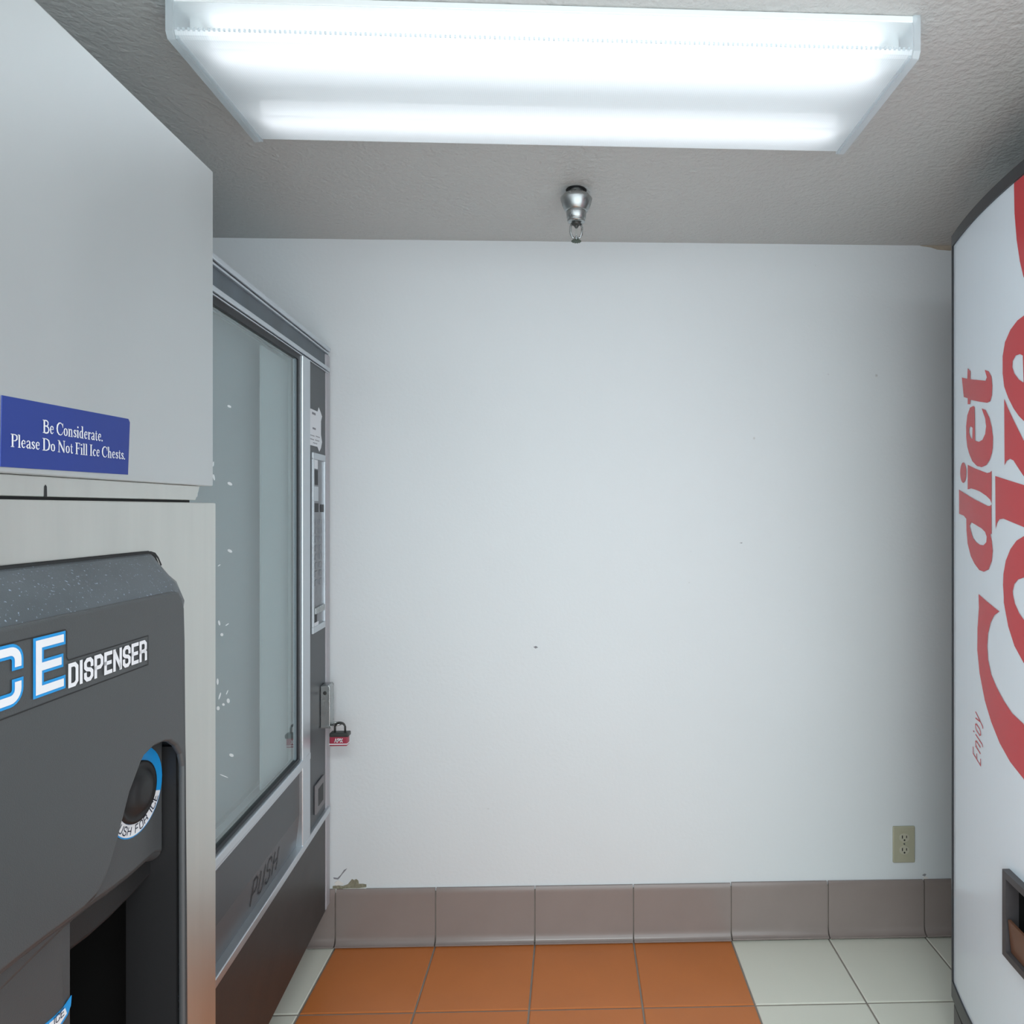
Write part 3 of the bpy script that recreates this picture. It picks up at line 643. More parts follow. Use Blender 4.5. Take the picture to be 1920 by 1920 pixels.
# crescent label low on the chute
xk = .0268
cr = [L(134.5, 1866, xk), L(119, 1889, xk), L(104, 1904, xk), L(86, 1919, xk), L(60, 1935, xk), L(60, 1960, xk), L(86, 1950, xk), L(110, 1930, xk), L(127, 1903, xk), L(133, 1885, xk)]
obj('chute_label', PR(cr, .0262, xk, 'x'), 'cyan', dsp)
cr2 = [L(119, 1892, xk), L(104, 1907, xk), L(100, 1921, xk), L(110, 1925, xk), L(121, 1905, xk), L(123, 1892, xk)]
cr2 = [L(122, 1890, xk), L(105, 1908, xk), L(92, 1919, xk), L(98, 1932, xk), L(112, 1921, xk), L(125, 1900, xk)]
obj('chute_label_patch', PR(cr2, xk, xk + .0003, 'x'), 'ink_white', dsp)
bm = bmesh.new(); a = L(101, 1922, xk); b = L(119, 1903, xk)
dd = Vector((b[0] - a[0], b[1] - a[1])); ln = dd.length; dd.normalize(); pp = Vector((-dd.y, dd.x))
block_text(bm, 'ICE', 0, ln, 0, .0075, .0010, lambda u, v: Vector((xk + .0006, a[0] + dd.x * u + pp.x * v, a[1] + dd.y * u + pp.y * v)))
obj('chute_lettering', bm, 'ink_dark', dsp)
# raised name plate outline and letters
xf = p + .0004
fl = lambda u, v: Vector((xf + .0006, u, v)); fl2 = lambda u, v: Vector((xf + .0010, u, v)); fl3 = lambda u, v: Vector((xf + .0002, u, v))
z_ = lambda px, py: L(px, py, p)
eT = z_(90, 1183)[1]; 
ey0, ezb = z_(60, 1312); ey1 = z_(121, 1290)[0]; ezt = z_(62, 1197)[1]
hE = ezt - ezb; wE = ey1 - ey0; tk = hE * .155
bm = bmesh.new(); bw = bmesh.new()
OW, WW = tk * 1.50, tk * .86; m_ = OW / 2
def big(bmx, w, ff):
    # E
    u0, u1, v0, v1 = ey0 + m_, ey1 - m_, ezb + m_, ezt - m_
    ribbon(bmx, [(u1, v1), (u0, v1), (u0, v0), (u1, v0)], w, ff, cap=True)
    ribbon(bmx, [(u0 + w * .99, (v0 + v1) / 2), (u1 - .003, (v0 + v1) / 2)], w, ff, cap=True)
    # C
    c1 = z_(42, 1250)[0] - m_; c0 = c1 - (u1 - u0) * 1.05; r = .009
    hh = v1 - v0
    def arcp(cx_, cy_, a0, a1): return [(cx_ + r * cos(a0 + (a1 - a0) * t_ / 6), cy_ + r * sin(a0 + (a1 - a0) * t_ / 6)) for t_ in range(7)]
    C_ = [(c1, v0 + hh * .74)] + arcp(c1 - r, v1 - r, 0, pi / 2) + arcp(c0 + r, v1 - r, pi / 2, pi) + arcp(c0 + r, v0 + r, pi, 1.5 * pi) + arcp(c1 - r, v0 + r, 1.5 * pi, 2 * pi) + [(c1, v0 + hh * .26)]
    ribbon(bmx, C_, w, ff, cap=True)
    i0 = c0 - .020
    ribbon(bmx, [(i0, v0), (i0, v1)], w, ff, cap=True)
    return i0
big(bm, OW, fl); i0 = big(bw, WW, fl2)
obj('letter_outline', bm, 'cyan', dsp); obj('large_lettering', bw, 'ink_white', dsp)
d0, dzb = z_(126, 1291); d1 = z_(272.5, 1242)[0]; dzt = z_(126, 1244)[1]; hD = dzt - dzb
bm = bmesh.new(); block_text(bm, 'DISPENSER', d0 + .0016, d1 - .0012, dzb + .0022, hD - .0048, .0042, fl2, gap=.30)
obj('lettering', bm, 'ink_white', dsp)
# thin groove round the lettering
g_ = [(i0 - .02, z_(120, 1183)[1] + .001), z_(121.5, 1180), z_(124, 1185), z_(124, 1232), z_(127, 1238), z_(272, 1197), z_(277, 1196), z_(277, 1243), z_(130, 1298)]
g_[1] = (g_[1][0], g_[0][1]); zz = g_[4][1]; g_[5] = (g_[5][0], zz); g_[6] = (g_[6][0], zz)
zb = z_(277, 1246)[1]; g_[7] = (g_[7][0], zb)
g_ = g_[:8] + [(i0 - .02, zb)]
bm = bmesh.new(); ribbon(bm, g_, .0010, fl3); obj('nameplate_groove', bm, 'dark', dsp)

# ---------------------------------------------------------------- glass-front vending machine
FV = Frame(-0.7400, 2.0861, 987); L = FV.L
vm = thing('vending_machine', 'dark glass-front vending machine with silver trim and a note taped beside the glass', 'vending machine', (*FV.o, 0), FV.rz)
WV, DV = .93, .72
ZV1 = L(615, 650, 0)[1]; ZV0 = L(615, 1700, 0)[1]
def slab(name, y0, y1, z0, z1, x0, x1, m, **k): return obj(name, B(x0, x1, y0, y1, z0, z1), m, vm, **k)
Z = lambda px, py, x=0: L(px, py, x)[1]
zt1 = Z(615, 650, .006); zt0 = Z(615, 660, .006)          # top trim
zs1 = Z(615, 688, .006); zs0 = Z(615, 697, .006)          # second trim
zr1 = (Z(575, 1418, .006) + Z(405, 1607, .006)) / 2; zr0 = (Z(578, 1432, .006) + Z(405, 1636, .006)) / 2   # rail under glass
zl1 = Z(620, 1508, .006); zl0 = Z(620, 1523, .006)        # lower trim
ys1 = L(582, 1000, .006)[0]; ys0 = L(568, 1000, .006)[0]  # upright silver strip
yE = L(611, 1000, 0)[0]                                   # inner edge of the corner moulding
bm = B(-DV, -.15, -WV, -.004, ZV0, ZV1 - .002)
box(bm, -.149, -.05, -WV, -WV + .002, ZV0, ZV1 - .002); box(bm, -.149, -.05, ys0 + .002, -.004, ZV0, ZV1 - .002)
box(bm, -.149, -.05, -WV + .003, ys0 + .001, ZV0, zr0); box(bm, -.149, -.05, -WV + .003, ys0 + .001, zs1, ZV1 - .002)
obj('cabinet', bm, 'vend_body', vm)
slab('top_trim', -WV, 0, zt0 + .004, zt1, -.049, .008, 'alu', bevel=.002)
slab('top_trim', -WV, 0, zt0 - .003, zt0 + .002, -.049, .003, 'alu', bevel=.001)
slab('header_panel', -WV, yE + .002, zs1, zt0 - .003, -.049, -.003, 'vend_header')
slab('trim_rail', -WV, 0, zs0 + .003, zs1, -.049, .007, 'alu', bevel=.002)
slab('trim_rail', -WV, 0, zs0 - .002, zs0 + .001, -.049, .003, 'alu', bevel=.001)
slab('corner_moulding', yE, .019, ZV0, zt0 - .004, -.049, .001, 'edge', bevel=.005, seg=3)
slab('upright_trim', ys0, ys1, zl1 - .002, zs0 - .002, -.049, .006, 'alu', bevel=.002)
slab('selection_panel', ys1, yE, zl1, zs0 - .002, -.049, -.002, 'vend_dark')
slab('glass_rail', -WV, ys1 - .002, zr0 + .008, zr1, -.049, .008, 'alu', bevel=.0025)
slab('glass_rail', -WV, ys1 - .002, zr0, zr0 + .006, -.049, .004, 'alu', bevel=.001)
slab('lower_trim', -WV, 0, zl0 + .008, zl1, -.049, .008, 'alu', bevel=.002)
slab('lower_trim', -WV, 0, zl0, zl0 + .006, -.049, .004, 'alu', bevel=.001)
slab('kick_panel', -WV, yE + .001, ZV0, zl0, -.049, -.002, 'vend_kick')
# window: gasket, glass, inner screen
gb, gt = zr1, zs0 - .002
bm = bmesh.new(); e = .014
box(bm, -.02, -.001, -WV, ys0, gt - e, gt); box(bm, -.02, -.001, -WV, ys0, gb, gb + .008); box(bm, -.02, -.001, ys0 - e, ys0, gb + .008, gt - e); box(bm, -.02, -.001, -WV, -WV + e, gb + .008, gt - e)
obj('window_gasket', bm, 'gasket', vm)
gl = slab('window_glass', -WV + e, ys0 - e, gb + .008, gt - e, -.0105, -.0065, 'glass')
XD = -.060
slab('inner_screen', -WV + .003, ys0 - .002, gb - .01, gt + .01, XD - .01, XD, 'backing')
slab('inner_side', ys0 - .004, ys0, gb - .01, gt + .01, XD, -.021, 'liner')
slab('inner_side', -WV + .003, -WV + .007, gb - .01, gt + .01, XD, -.021, 'liner')
slab('inner_floor', -WV + .007, ys0 - .004, gb - .012, gb - .002, XD, -.021, 'backing')
slab('inner_top', -WV + .007, ys0 - .004, gt + .002, gt + .012, XD, -.021, 'backing')
slab('reflection_panel', L(490, 1000, -.03)[0], ys0 - .005, gb - .005, gt - .02, -.034, -.030, 'liner')  # added pale panel that imitates a reflection in the glass
slab('glass_edge', ys0 - e - .009, ys0 - e, gb + .008, gt - e, -.0115, -.0055, 'gedge')
bm = bmesh.new()
fx = -.0062
for px, py, a, b, ang in [(430, 762, 4, 2.2, -.5), (431, 907, 5, 2.8, -.5), (431, 1033, 5, 2.8, -.5), (434, 1416, 4.5, 3, -.4), (411, 1168, 2, 5, .2), (416, 1190, 3, 3, 0), (426, 1171, 4, 1, .6), (408, 1278, 2, 6, 0), (412, 1305, 1.5, 7, -.3), (409, 1328, 3, 4, 0), (419, 1321, 2.5, 2.5, 0), (428, 1314, 3, 4.5, .1), (426, 1298, 1, 5, -.4), (401, 895, 2, 6, .2), (400, 870, 1.5, 5, -.1), (411, 1060, 3, 1, .6), (420, 1455, 9, 1, -.4)]:
    pts = []
    for i in range(10):
        t_ = 2 * pi * i / 10; u, v = a * cos(t_), b * sin(t_)
        pts.append(L(px + u * cos(ang) - v * sin(ang), py - (u * sin(ang) + v * cos(ang)), fx))
    bm.faces.new([bm.verts.new((fx, *q_)) for q_ in pts])
o = obj('paint_flecks', bm, 'fleck', vm); o['kind'] = 'stuff'
# delivery door with embossed word
zm = (Z(405, 1722, 0) + Z(560, 1545, 0)) / 2
slab('delivery_panel', -WV, ys0, zm, zr0, -.049, -.003, 'vend_dark')
yd = L(570, 1560, -.01)[0]
bm = bmesh.new()
v = [bm.verts.new(c_) for c_ in ((-.003, -WV, zm), (-.003, yd - .035, zm), (-.026, yd, zm), (-.012, -WV, zl1), (-.012, yd - .01, zl1), (-.028, yd, zl1))]
bm.faces.new((v[0], v[1], v[4], v[3])); bm.faces.new((v[1], v[2], v[5], v[4]))
dr = obj('delivery_door', bm, 'vend_door' if 'vend_door' in M else 'vend_dark', vm)
slab('door_recess', -WV, ys0, zl1, zm, -.049, -.034, 'gasket')
pa = L(470, 1668, -.008); pb = L(518, 1640, -.008)
zlo = Z(475, 1690, -.008); zhi = Z(475, 1640, -.008)
bm = bmesh.new()
def fd(u, v):
    k_ = (zm - v) / (zm - zl1); return Vector((-.003 - .009 * k_ + .0012, u, v))
block_text(bm, 'PUSH', pa[0], pb[0], zl1 + (zm - zl1) * .22, (zm - zl1) * .62, .0042, fd, slant=.15, gap=.35)
obj('embossed_lettering', bm, 'gasket', dr)
# taped note
x_ = .0012
pts = [L(582.5, 767, x_), L(584, 766, x_), L(597, 772, x_), L(599, 764, x_), L(602, 772, x_), L(605, 781, x_), L(603, 790, x_), L(603, 815, x_), L(605, 829, x_), L(603, 840, x_), L(600, 847, x_), L(597, 838, x_), L(582, 834, x_)]
note = obj('taped_note', PR(pts, -.0015, -.0005, 'x'), 'paper', vm); note['label'] = 'white paper note with grey print and torn tape'
for x0, y0, x1, y1, w in ((586, 774, 595, 778, 4), (587, 803, 595, 805, 3.4), (583, 816, 591, 817.5, 1.6), (593, 818, 601, 820.5, 1.6), (582, 822.5, 590, 824.5, 1.8), (592, 825, 600, 827.5, 1.8), (588, 830.5, 596, 832, 1.8)):
    a = L(x0, y0, x_); b = L(x1, y1, x_); zz = (a[1] + b[1]) / 2; n_ = 4 if w < 3 else 1
    bm = bmesh.new()
    for i in range(n_):
        u0 = a[0] + (b[0] - a[0]) * i / n_; u1 = a[0] + (b[0] - a[0]) * (i + .75) / n_
        ribbon(bm, [(u0, zz), (u1, zz)], w / 620, lambda u, v: Vector((-.0002, u, v)))
    obj('printed_line', bm, 'ink_grey', note, flat=True)
# coin and selection unit
ya, yb = L(584, 1000, 0)[0], L(608, 1000, 0)[0]; za = Z(585, 848, 0); zb_ = Z(590, 1186, 0)
bm = bmesh.new(); w = .010
box(bm, -.0019, .004, ya, yb, za - .018, za); box(bm, -.0019, .004, ya, yb, zb_, zb_ + .018); box(bm, -.0019, .004, ya, ya + w * 1.4, zb_ + .018, za - .018); box(bm, -.0019, .004, yb - w, yb, zb_ + .018, za - .018)
cf = obj('selector_frame', bm, 'alu', vm, bevel=.001)
slab('selector_recess', ya + w, yb - w, zb_ + .016, za - .016, -.0019, -.0008, 'selector')
y2, y3 = ya + w * 1.4 + .004, yb - w - .004
yq = (y2 + y3) / 2
def zpx(py): return H + (CY - py) / F * 2.03
slab('bill_slot', y2, y2 + (y3 - y2) * .42, zpx(911), zpx(884), -.0008, .0012, 'gasket')
slab('display_window', y2, y2 + (y3 - y2) * .48, zpx(960), zpx(944), -.0008, .0012, 'gasket')
slab('display_window', y2 + (y3 - y2) * .75, y3, zpx(960), zpx(946), -.0008, .0012, 'gasket')
slab('selector_label', y2, y2 + (y3 - y2) * .42, zpx(882), zpx(866), -.0008, .0008, 'paper')
slab('selector_label', y2, y2 + (y3 - y2) * .48, zpx(940), zpx(914), -.0008, .0008, 'alu')
bproto = None
for r_ in range(8):
    for c_ in range(2):
        zc = zpx(978 + r_ * 15.5); yy = y2 + (y3 - y2) * (.22 + .5 * c_)
        if bproto is None:
            bm = bmesh.new(); box(bm, 0, .003, -.010, .010, -.008, .008); bmesh.ops.recalc_face_normals(bm, faces=bm.faces)
            bproto = bpy.data.meshes.new('selection_button'); bm.to_mesh(bproto); bm.free(); bproto.materials.append(M['selector'])
        obj('selection_button', bproto, 'alu', vm, loc=(-.0008, yy, zc))
slab('coin_slot', y2, y3, zpx(1142), zpx(1131), -.0008, .006, 'chrome', bevel=.001)
slab('coin_return_lever', y2 - .002, y2 + .02, zpx(1156), zpx(1142), -.0008, .004, 'gasket')
slab('coin_plate', y2, y2 + (y3 - y2) * .5, zpx(1174), zpx(1158), -.0008, .001, 'paper')
# coin return cup
yc0, yc1 = L(590, 1500, 0)[0], L(607, 1490, 0)[0]; zc1, zc0 = Z(598, 1463, 0), Z(598, 1518, 0)
cr_ = slab('coin_return', yc0, yc1, zc0, zc1, -.0019, .004, 'vend_body', bevel=.003)
obj('coin_return_opening', B(.0035, .0046, yc0 + (yc1 - yc0) * .25, yc1 - (yc1 - yc0) * .22, zc0 + .018, zc1 - .018), 'gasket', cr_)
# lock housing with hasp
yl0 = L(601.5, 1320, 0)[0]; xl = .026
yl1 = L(626.5, 1320, xl)[0]
zl_t = Z(603, 1288, 0); zl_b = Z(603, 1362, 0)
hs = obj('lock_housing', PR([(-.0015, zl_b), (xl, zl_b - .002), (xl, zl_t + .001), (xl - .004, zl_t + .006), (-.0015, zl_t + .004)], yl0, yl1, 'y'), 'chrome', vm, bevel=.002, seg=3)
bm = bmesh.new(); cx_, cy_ = xl * .55, yl0 - .0004
lathe(bm, [(.0055, 0), (.0055, .0015), (.003, .002)], 20)
bm.transform(Matrix.Translation((.012, yl0 - .0002, zl_t - .016)) @ Matrix.Rotation(pi / 2, 4, 'X')); obj('lock_cylinder', bm, 'lockblack', hs)
bm = bmesh.new()
def loopz(cx, cy, r, z0, n=20): return [(cx + r * cos(2 * pi * i / n), cy + r * .7 * sin(2 * pi * i / n), z0) for i in range(n + 1)]
hx = xl + .022
tube(bm, loopz(hx - .006, yl0 + .010, .015, zl_b + .006), .0032, 8); obj('hasp', bm, 'chrome', hs, smooth=True)
box_ = B(0, xl + .004, yl0 - .003, yl0 + .014, zl_b - .003, zl_b + .004); obj('hasp_plate', box_, 'chrome', hs, bevel=.001)
# feet
for yy in (-WV + .08, -.16):
    for xx in (-DV + .08, -.12):
        bm = bmesh.new(); lathe(bm, [(.02, 0), (.02, .012), (.010, .016), (.010, ZV0 + .001)], 16, (xx, yy)); obj('leg', bm, 'coke_trim', vm)

# ---------------------------------------------------------------- padlock (hangs in the hasp)
pw = FV; loc2 = (hx + .006, yl0 - .004)
wx = FV.o[0] + FV.ex[0] * loc2[0] + FV.ey[0] * loc2[1]; wy = FV.o[1] + FV.ex[1] * loc2[0] + FV.ey[1] * loc2[1]
tz = wy * cos(T) + wx * sin(T)
zc = H + (CY - 1397) / F * tz
pl = thing('padlock', 'red padlock with black top hanging from the vending machine lock', 'padlock', (wx, wy, zc))
s_ = tz / F
obj('body', B(-16.5 * s_, 16.5 * s_, -.011, .011, 0, 18 * s_), 'lockred', pl, bevel=.003, seg=3)
obj('cover', B(-16.5 * s_, 19 * s_, -.0125, .0125, 17 * s_, 25 * s_), 'lockblack', pl, bevel=.003, seg=3)
obj('base_band', B(-17 * s_, 17 * s_, -.0120, .0120, 3.2 * s_, 5.0 * s_), 'paper', pl)
bm = bmesh.new(); a_ = []
for i in range(13):
    t_ = pi * i / 12; a_.append((9.5 * s_ * cos(t_) + 1 * s_, 0, (33 + 9 * sin(t_)) * s_))
tube(bm, [(10.5 * s_, 0, 22 * s_)] + a_ + [(-8.5 * s_, 0, 22 * s_)], .0032, 10); obj('shackle', bm, 'lockblack', pl, smooth=True)
bm = bmesh.new(); block_text(bm, 'APX', -6.5 * s_, 7.5 * s_, 8 * s_, 6 * s_, .0026, lambda u, v: Vector((u, -.0114, v)), gap=.25)
obj('lettering', bm, 'ink_white', pl)

# ---------------------------------------------------------------- drink machine with the curved front
Y0, Y1, YM = .731, 1.669, 1.2
def cx(y): return .873 + .08 * ((y - YM) / .5) ** 2
def on_coke(px, py, off=0.0):
    d = ray(px); lo, hi = .5, 3.0
    g_ = lambda t: d[0] * t - (cx(d[1] * t) - off)
    for _ in range(60):
        mid = (lo + hi) / 2
        if g_(mid) < 0: lo = mid
        else: hi = mid
    t = (lo + hi) / 2
    return (d[1] * t, H + (CY - py) / F * t)
ck = thing('drink_machine', 'tall drink vending machine with curved white front and large red sideways lettering', 'vending machine', (0.95, YM, 0))
def cobj(bm, name, m, parent=ck, **k):
    bmesh.ops.translate(bm, verts=bm.verts, vec=(-.95, -YM, 0)); return obj(name, bm, m, parent, **k)
ZC1 = on_coke(1787, 443)[1]; ZC0 = on_coke(1787, 1868)[1]
ZP1 = ZC1 - .027; ZP0 = on_coke(1793.7, 1854)[1]
NS = 50
ysl1 = on_coke(1879, 1700, .015)[0] - .002; ysl0 = 2 * YM - ysl1
zsl1 = on_coke(1879, 1629, .015)[1]; zsl0 = on_coke(1880, 1790, .015)[1]
brk = sorted([Y0 + (Y1 - Y0) * i / NS for i in range(NS + 1) if abs(Y0 + (Y1 - Y0) * i / NS - ysl1) > .004 and abs(Y0 + (Y1 - Y0) * i / NS - ysl0) > .004] + [ysl0, ysl1])
def curved(y0, y1, z0, z1, off0, off1, hole=None):
    """shell following the front between offsets off0 (inner) and off1 (outer)"""
    bm = bmesh.new(); ys = [y0] + [y for y in brk if y0 < y < y1] + [y1]; zs = [z0, z1] if not hole else [z0, hole[2], hole[3], z1]
    V = {}
    def vt(i, j, o):
        if (i, j, o) not in V: V[(i, j, o)] = bm.verts.new((cx(ys[i]) - (off0, off1)[o], ys[i], zs[j]))
        return V[(i, j, o)]
    inh = lambda i, j: hole and j == 1 and hole[0] - 1e-6 <= ys[i] and ys[i + 1] <= hole[1] + 1e-6
    nx, nz = len(ys) - 1, len(zs) - 1
    for i in range(nx):
        for j in range(nz):
            if inh(i, j): continue
            for o in (0, 1): bm.faces.new((vt(i, j, o), vt(i + 1, j, o), vt(i + 1, j + 1, o), vt(i, j + 1, o)))
            for (di, dj, e0, e1) in ((-1, 0, (i, j), (i, j + 1)), (1, 0, (i + 1, j), (i + 1, j + 1)), (0, -1, (i, j), (i + 1, j)), (0, 1, (i, j + 1), (i + 1, j + 1))):
                ii, jj = i + di, j + dj
                if ii < 0 or jj < 0 or ii >= nx or jj >= nz or inh(ii, jj):
                    bm.faces.new((vt(*e0, 0), vt(*e1, 0), vt(*e1, 1), vt(*e0, 1)))
    return bm
cobj(B(.99, 1.74, Y0, Y1, ZC0 + .0, ZC1 - .002), 'cabinet', 'coke_body', bevel=.004)
bm = bmesh.new(); A = []
ys = [Y0 + .004] + [y for y in brk if Y0 + .004 < y < Y1 - .004] + [Y1 - .004]
for z in (ZC0, ZC1 - .001):
    A.append([bm.verts.new((cx(y) + .014, y, z)) for y in ys] + [bm.verts.new((.99, Y1 - .004, z)), bm.verts.new((.99, Y0 + .004, z))])
bm.free()
e_ = .007
panel = cobj(curved(Y0 + e_, Y1 - e_, ZP0, ZP1, -.012, 0.0, (ysl0, ysl1, zsl0, zsl1)), 'front_panel', 'coke_white')
cobj(curved(Y0, Y1, ZP1, ZC1, -.030, .004), 'top_trim', 'coke_trim')
cobj(curved(Y0, Y1, ZC0, ZP0, -.030, .004), 'bottom_trim', 'coke_trim')
for a, b in ((Y0, Y0 + e_), (Y1 - e_, Y1)): cobj(curved(a, b, ZP0, ZP1, -.050, .004), 'edge_trim', 'coke_trim')
zk1 = on_coke(1789, 1888)[1]
cobj(curved(Y0 + .01, Y1 - .002, .012, zk1, -.09, -.002), 'kick_base', 'slot')
for yy in (Y0 + .08, Y1 - .08):
    for xx in (1.05, 1.66):
        bm = bmesh.new(); lathe(bm, [(.02, 0), (.02, ZC0 + .001)], 14, (xx, yy)); cobj(bm, 'leg', 'coke_trim')
# delivery opening
fr = bmesh.new()
def fbar(y0, y1, z0, z1): 
    b_ = curved(y0, y1, z0, z1, -.012, .015); me = bpy.data.meshes.new('x'); b_.to_mesh(me); fr.from_mesh(me); bpy.data.meshes.remove(me); b_.free()
wb = .011
fbar(ysl0 - .002, ysl1 + .002, zsl1 - .014, zsl1); fbar(ysl0 - .002, ysl1 + .002, zsl0, zsl0 + .013)
fbar(ysl1 - wb, ysl1 + .002, zsl0 + .013, zsl1 - .014); fbar(ysl0 - .002, ysl0 + wb, zsl0 + .013, zsl1 - .014)
cobj(fr, 'delivery_frame', 'slot')
bm = bmesh.new(); x1_ = .885
box(bm, .975, .985, ysl0, ysl1, zsl0, zsl1); box(bm, cx(ysl1) + .013, .975, ysl1 - .006, ysl1 + .001, zsl0, zsl1); box(bm, cx(ysl0) + .013, .975, ysl0 - .001, ysl0 + .006, zsl0, zsl1)
box(bm, cx(ysl1) + .013, .975, ysl0, ysl1, zsl0 - .004, zsl0 + .004); box(bm, cx(ysl1) + .013, .975, ysl0, ysl1, zsl1 - .004, zsl1 + .004)
cobj(bm, 'delivery_bin', 'cavity')
zf = on_coke(1890, 1724, .012)[1]
bm = bmesh.new(); n = 14; A, D, A2, D2 = [], [], [], []
for i in range(n + 1):
    y = ysl0 + wb + .002 + (ysl1 - ysl0 - 2 * wb - .006) * i / n
    A.append(bm.verts.new((cx(y) - .0125, y, zf))); D.append(bm.verts.new((cx(y) - .006, y, zsl0 + .014)))
    A2.append(bm.verts.new((cx(y) - .0065, y, zf))); D2.append(bm.verts.new((cx(y) + .000, y, zsl0 + .014)))
for i in range(n):
    bm.faces.new((A[i], A[i + 1], D[i + 1], D[i])); bm.faces.new((A2[i], A2[i + 1], D2[i + 1], D2[i])); bm.faces.new((A[i], A[i + 1], A2[i + 1], A2[i])); bm.faces.new((D[i], D[i + 1], D2[i + 1], D2[i]))
bm.faces.new((A[0], A2[0], D2[0], D[0])); bm.faces.new((A[n], A2[n], D2[n], D[n]))
cobj(bm, 'delivery_flap', 'flap')
yb_ = on_coke(1901.5, 1690, -.03)[0]
cobj(B(.93, .934, yb_ - .004, yb_ + .004, zsl0, zsl1), 'bin_rod', 'chrome')
# printed lettering: outlines on the front's own surface, seen part traced, the rest continued
def a5(pts): return [on_coke(1780 + a / 6.857, 560 + b / 6.857) for a, b in pts]
def a6(pts): return [on_coke(1780 + a / 6.857, 840 + b / 6.857) for a, b in pts]
def a7(pts): return [on_coke(1780 + a / 5.053, 1100 + b / 5.053) for a, b in pts]
def printed(name, loops, m='coke_red', lift=.0009):
    bm = fill(loops)
    for y in brk:
        bmesh.ops.bisect_plane(bm, geom=bm.verts[:] + bm.edges[:] + bm.faces[:], plane_co=(y, 0, 0), plane_no=(1, 0, 0))
    remap(bm, lambda y, z: Vector((cx_pw(y) - lift, y, z)))
    return cobj(bm, name, m, ck)
def cx_pw(y):
    # the panel is faceted between brk positions: follow the facets exactly
    for a, b in zip(brk, brk[1:]):
        if a <= y <= b: return cx(a) + (cx(b) - cx(a)) * (y - a) / (b - a)
    return cx(y)
def ell(fn, cx_, cy_, rx, ry, n=28): return fn([(cx_ + rx * cos(2 * pi * i / n), cy_ + ry * sin(2 * pi * i / n)) for i in range(n)])
printed('letter_t', [a5([(240, 895), (275, 930), (275, 1035), (470, 1055), (487, 1010), (460, 915), (510, 935), (545, 1000), (557, 1120), (552, 1240), (530, 1320), (490, 1338), (380, 1322), (275, 1300), (272, 1358), (240, 1358), (240, 1280), (190, 1265), (165, 1015), (235, 1030)])])
printed('letter_e', [a5([(315, 1378), (330, 1395), (335, 1825), (385, 1840), (430, 1815), (465, 1740), (477, 1640), (465, 1540), (420, 1410), (470, 1430), (520, 1530), (550, 1650), (565, 1780), (562, 1920), (550, 1990), (525, 2070), (480, 2140), (420, 2165), (360, 2152), (300, 2090), (258, 1990), (235, 1900), (222, 1780), (220, 1640), (235, 1500), (270, 1400)]),
    a5([(280, 1640), (262, 1660), (258, 1720), (275, 1780), (300, 1805), (302, 1660)])])
printed('letter_i_dot', [ell(a6, 183, 317, 39, 132)])
printed('letter_i', [a6([(240, 215), (330, 260), (430, 300), (490, 322), (530, 312), (548, 290), (548, 718), (530, 665), (480, 615), (400, 560), (340, 535), (285, 520), (240, 532)])])
printed('letter_d', [a6([(128, 535), (230, 600), (330, 660), (430, 710), (500, 745), (530, 745), (545, 722), (548, 1110), (530, 1100), (550, 1200), (562, 1320), (550, 1450), (510, 1560), (450, 1590), (390, 1570), (330, 1490), (280, 1390), (240, 1230), (225, 1060), (222, 910), (190, 870), (130, 845)]),
    a6([(285, 955), (340, 985), (420, 1035), (465, 1080), (485, 1140), (480, 1210), (445, 1250), (400, 1245), (350, 1210), (310, 1160), (285, 1080), (265, 1000)])])
printed('letter_k', [a6([(595, 360), (750, 410), (960, 475)]) + [(1.2, 1.352), (1.0, 1.30), (1.0, 1.19), (1.2, 1.262)] + a6([(960, 1015), (800, 950), (700, 908), (650, 915), (618, 960), (600, 1045)])])
printed('letter_k_arm', [a5([(710, 1285), (760, 1410), (840, 1580), (960, 1820)]) + [(1.2, 1.42), (1.05, 1.41), (1.02, 1.35), (1.2, 1.36)] + a6([(960, 360), (880, 240), (830, 160), (785, 138), (740, 165), (715, 222)])])
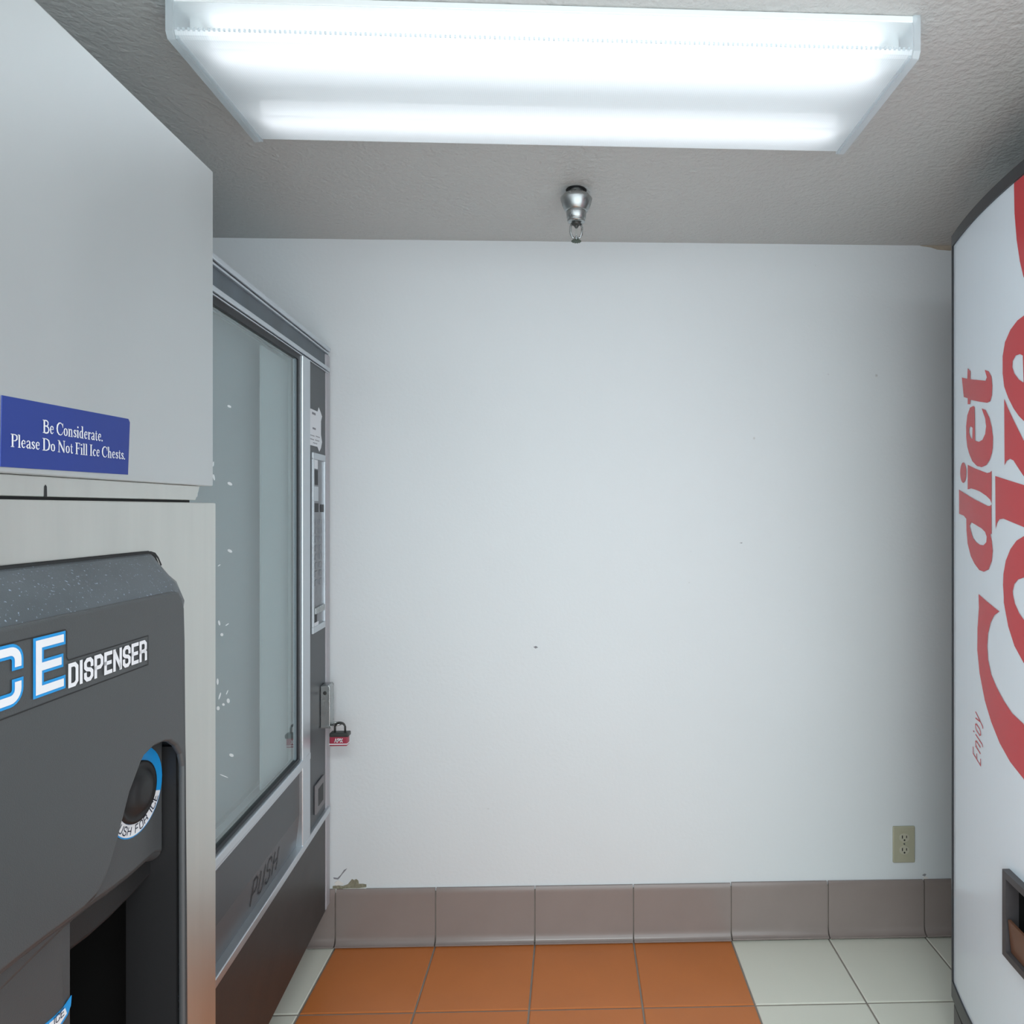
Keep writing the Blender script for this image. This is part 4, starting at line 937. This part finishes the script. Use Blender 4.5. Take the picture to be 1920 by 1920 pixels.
printed('large_letter_e', [a5([(960, 220), (880, 280), (790, 400), (720, 560), (690, 740), (690, 960), (710, 1130), (760, 1270), (830, 1410), (900, 1510), (960, 1570)]) + [(1.2, 1.47), (1.08, 1.46), (1.0, 1.54), (1.0, 1.66), (1.03, 1.70), (1.06, 1.62), (1.12, 1.57), (1.17, 1.62), (1.2, 1.70)],
    a5([(960, 1080), (900, 1040), (840, 960), (815, 880), (820, 800), (860, 730), (915, 712), (950, 730)])])
printed('letter_o', [a6([(960, 1135), (870, 1190), (790, 1300), (730, 1450), (700, 1620), (695, 1760), (705, 1920)]) + a7([(520, 150), (560, 370), (620, 560), (707, 720)]) + [(1.2, .96), (1.1, .95), (1.02, 1.0), (1.0, 1.1), (1.03, 1.2), (1.12, 1.275), (1.22, 1.295)],
    a6([(960, 1665), (890, 1690), (840, 1750), (820, 1840), (825, 1920)]) + a7([(603, 60), (625, 160), (665, 250), (707, 310)]) + [(1.2, 1.06), (1.12, 1.05), (1.09, 1.1), (1.12, 1.17), (1.2, 1.2)]])
printed('letter_c', [a7([(280, 70), (478, 235), (430, 270), (395, 340), (370, 440), (362, 560), (370, 690), (400, 830), (450, 950), (520, 1080), (600, 1200), (707, 1300)]) + [(1.2, .83), (1.05, .78), (.95, .82), (.90, .92), (.91, 1.05), (.88, 1.1), (.84, .95), (.85, .80), (.92, .70), (1.05, .66), (1.2, .70)] + a7([(707, 1820), (580, 1660), (480, 1480), (400, 1280), (340, 1080), (290, 820), (268, 600), (270, 400), (283, 200)])])
rb = [on_coke(*q_) for q_ in ((1902, 353), (1903, 400), (1907, 450), (1913, 490), (1920, 520))]
printed('lettering_swash', [rb + [(1.22, 1.74), (1.1, 1.80), (.95, 1.85), (.95, 1.95), (1.2, ZP1 - .001), (rb[0][0], ZP1 - .001)]])
# small slanted word reading upwards
bm = bmesh.new()
yE0, zE0 = on_coke(1839, 1437); yE1, zE1 = on_coke(1838, 1345); yT = on_coke(1824, 1437)[0]
hh = (yT - yE0)
def fe(u, v): return Vector((cx_pw(yE0 + v) - .0009, yE0 + v, zE0 + u))
block_text(bm, 'Enjoy', 0.002, (zE1 - zE0) * .97, 0, hh * .92, .0032, fe, slant=.30, gap=.34)
cobj(bm, 'small_lettering', 'coke_red')
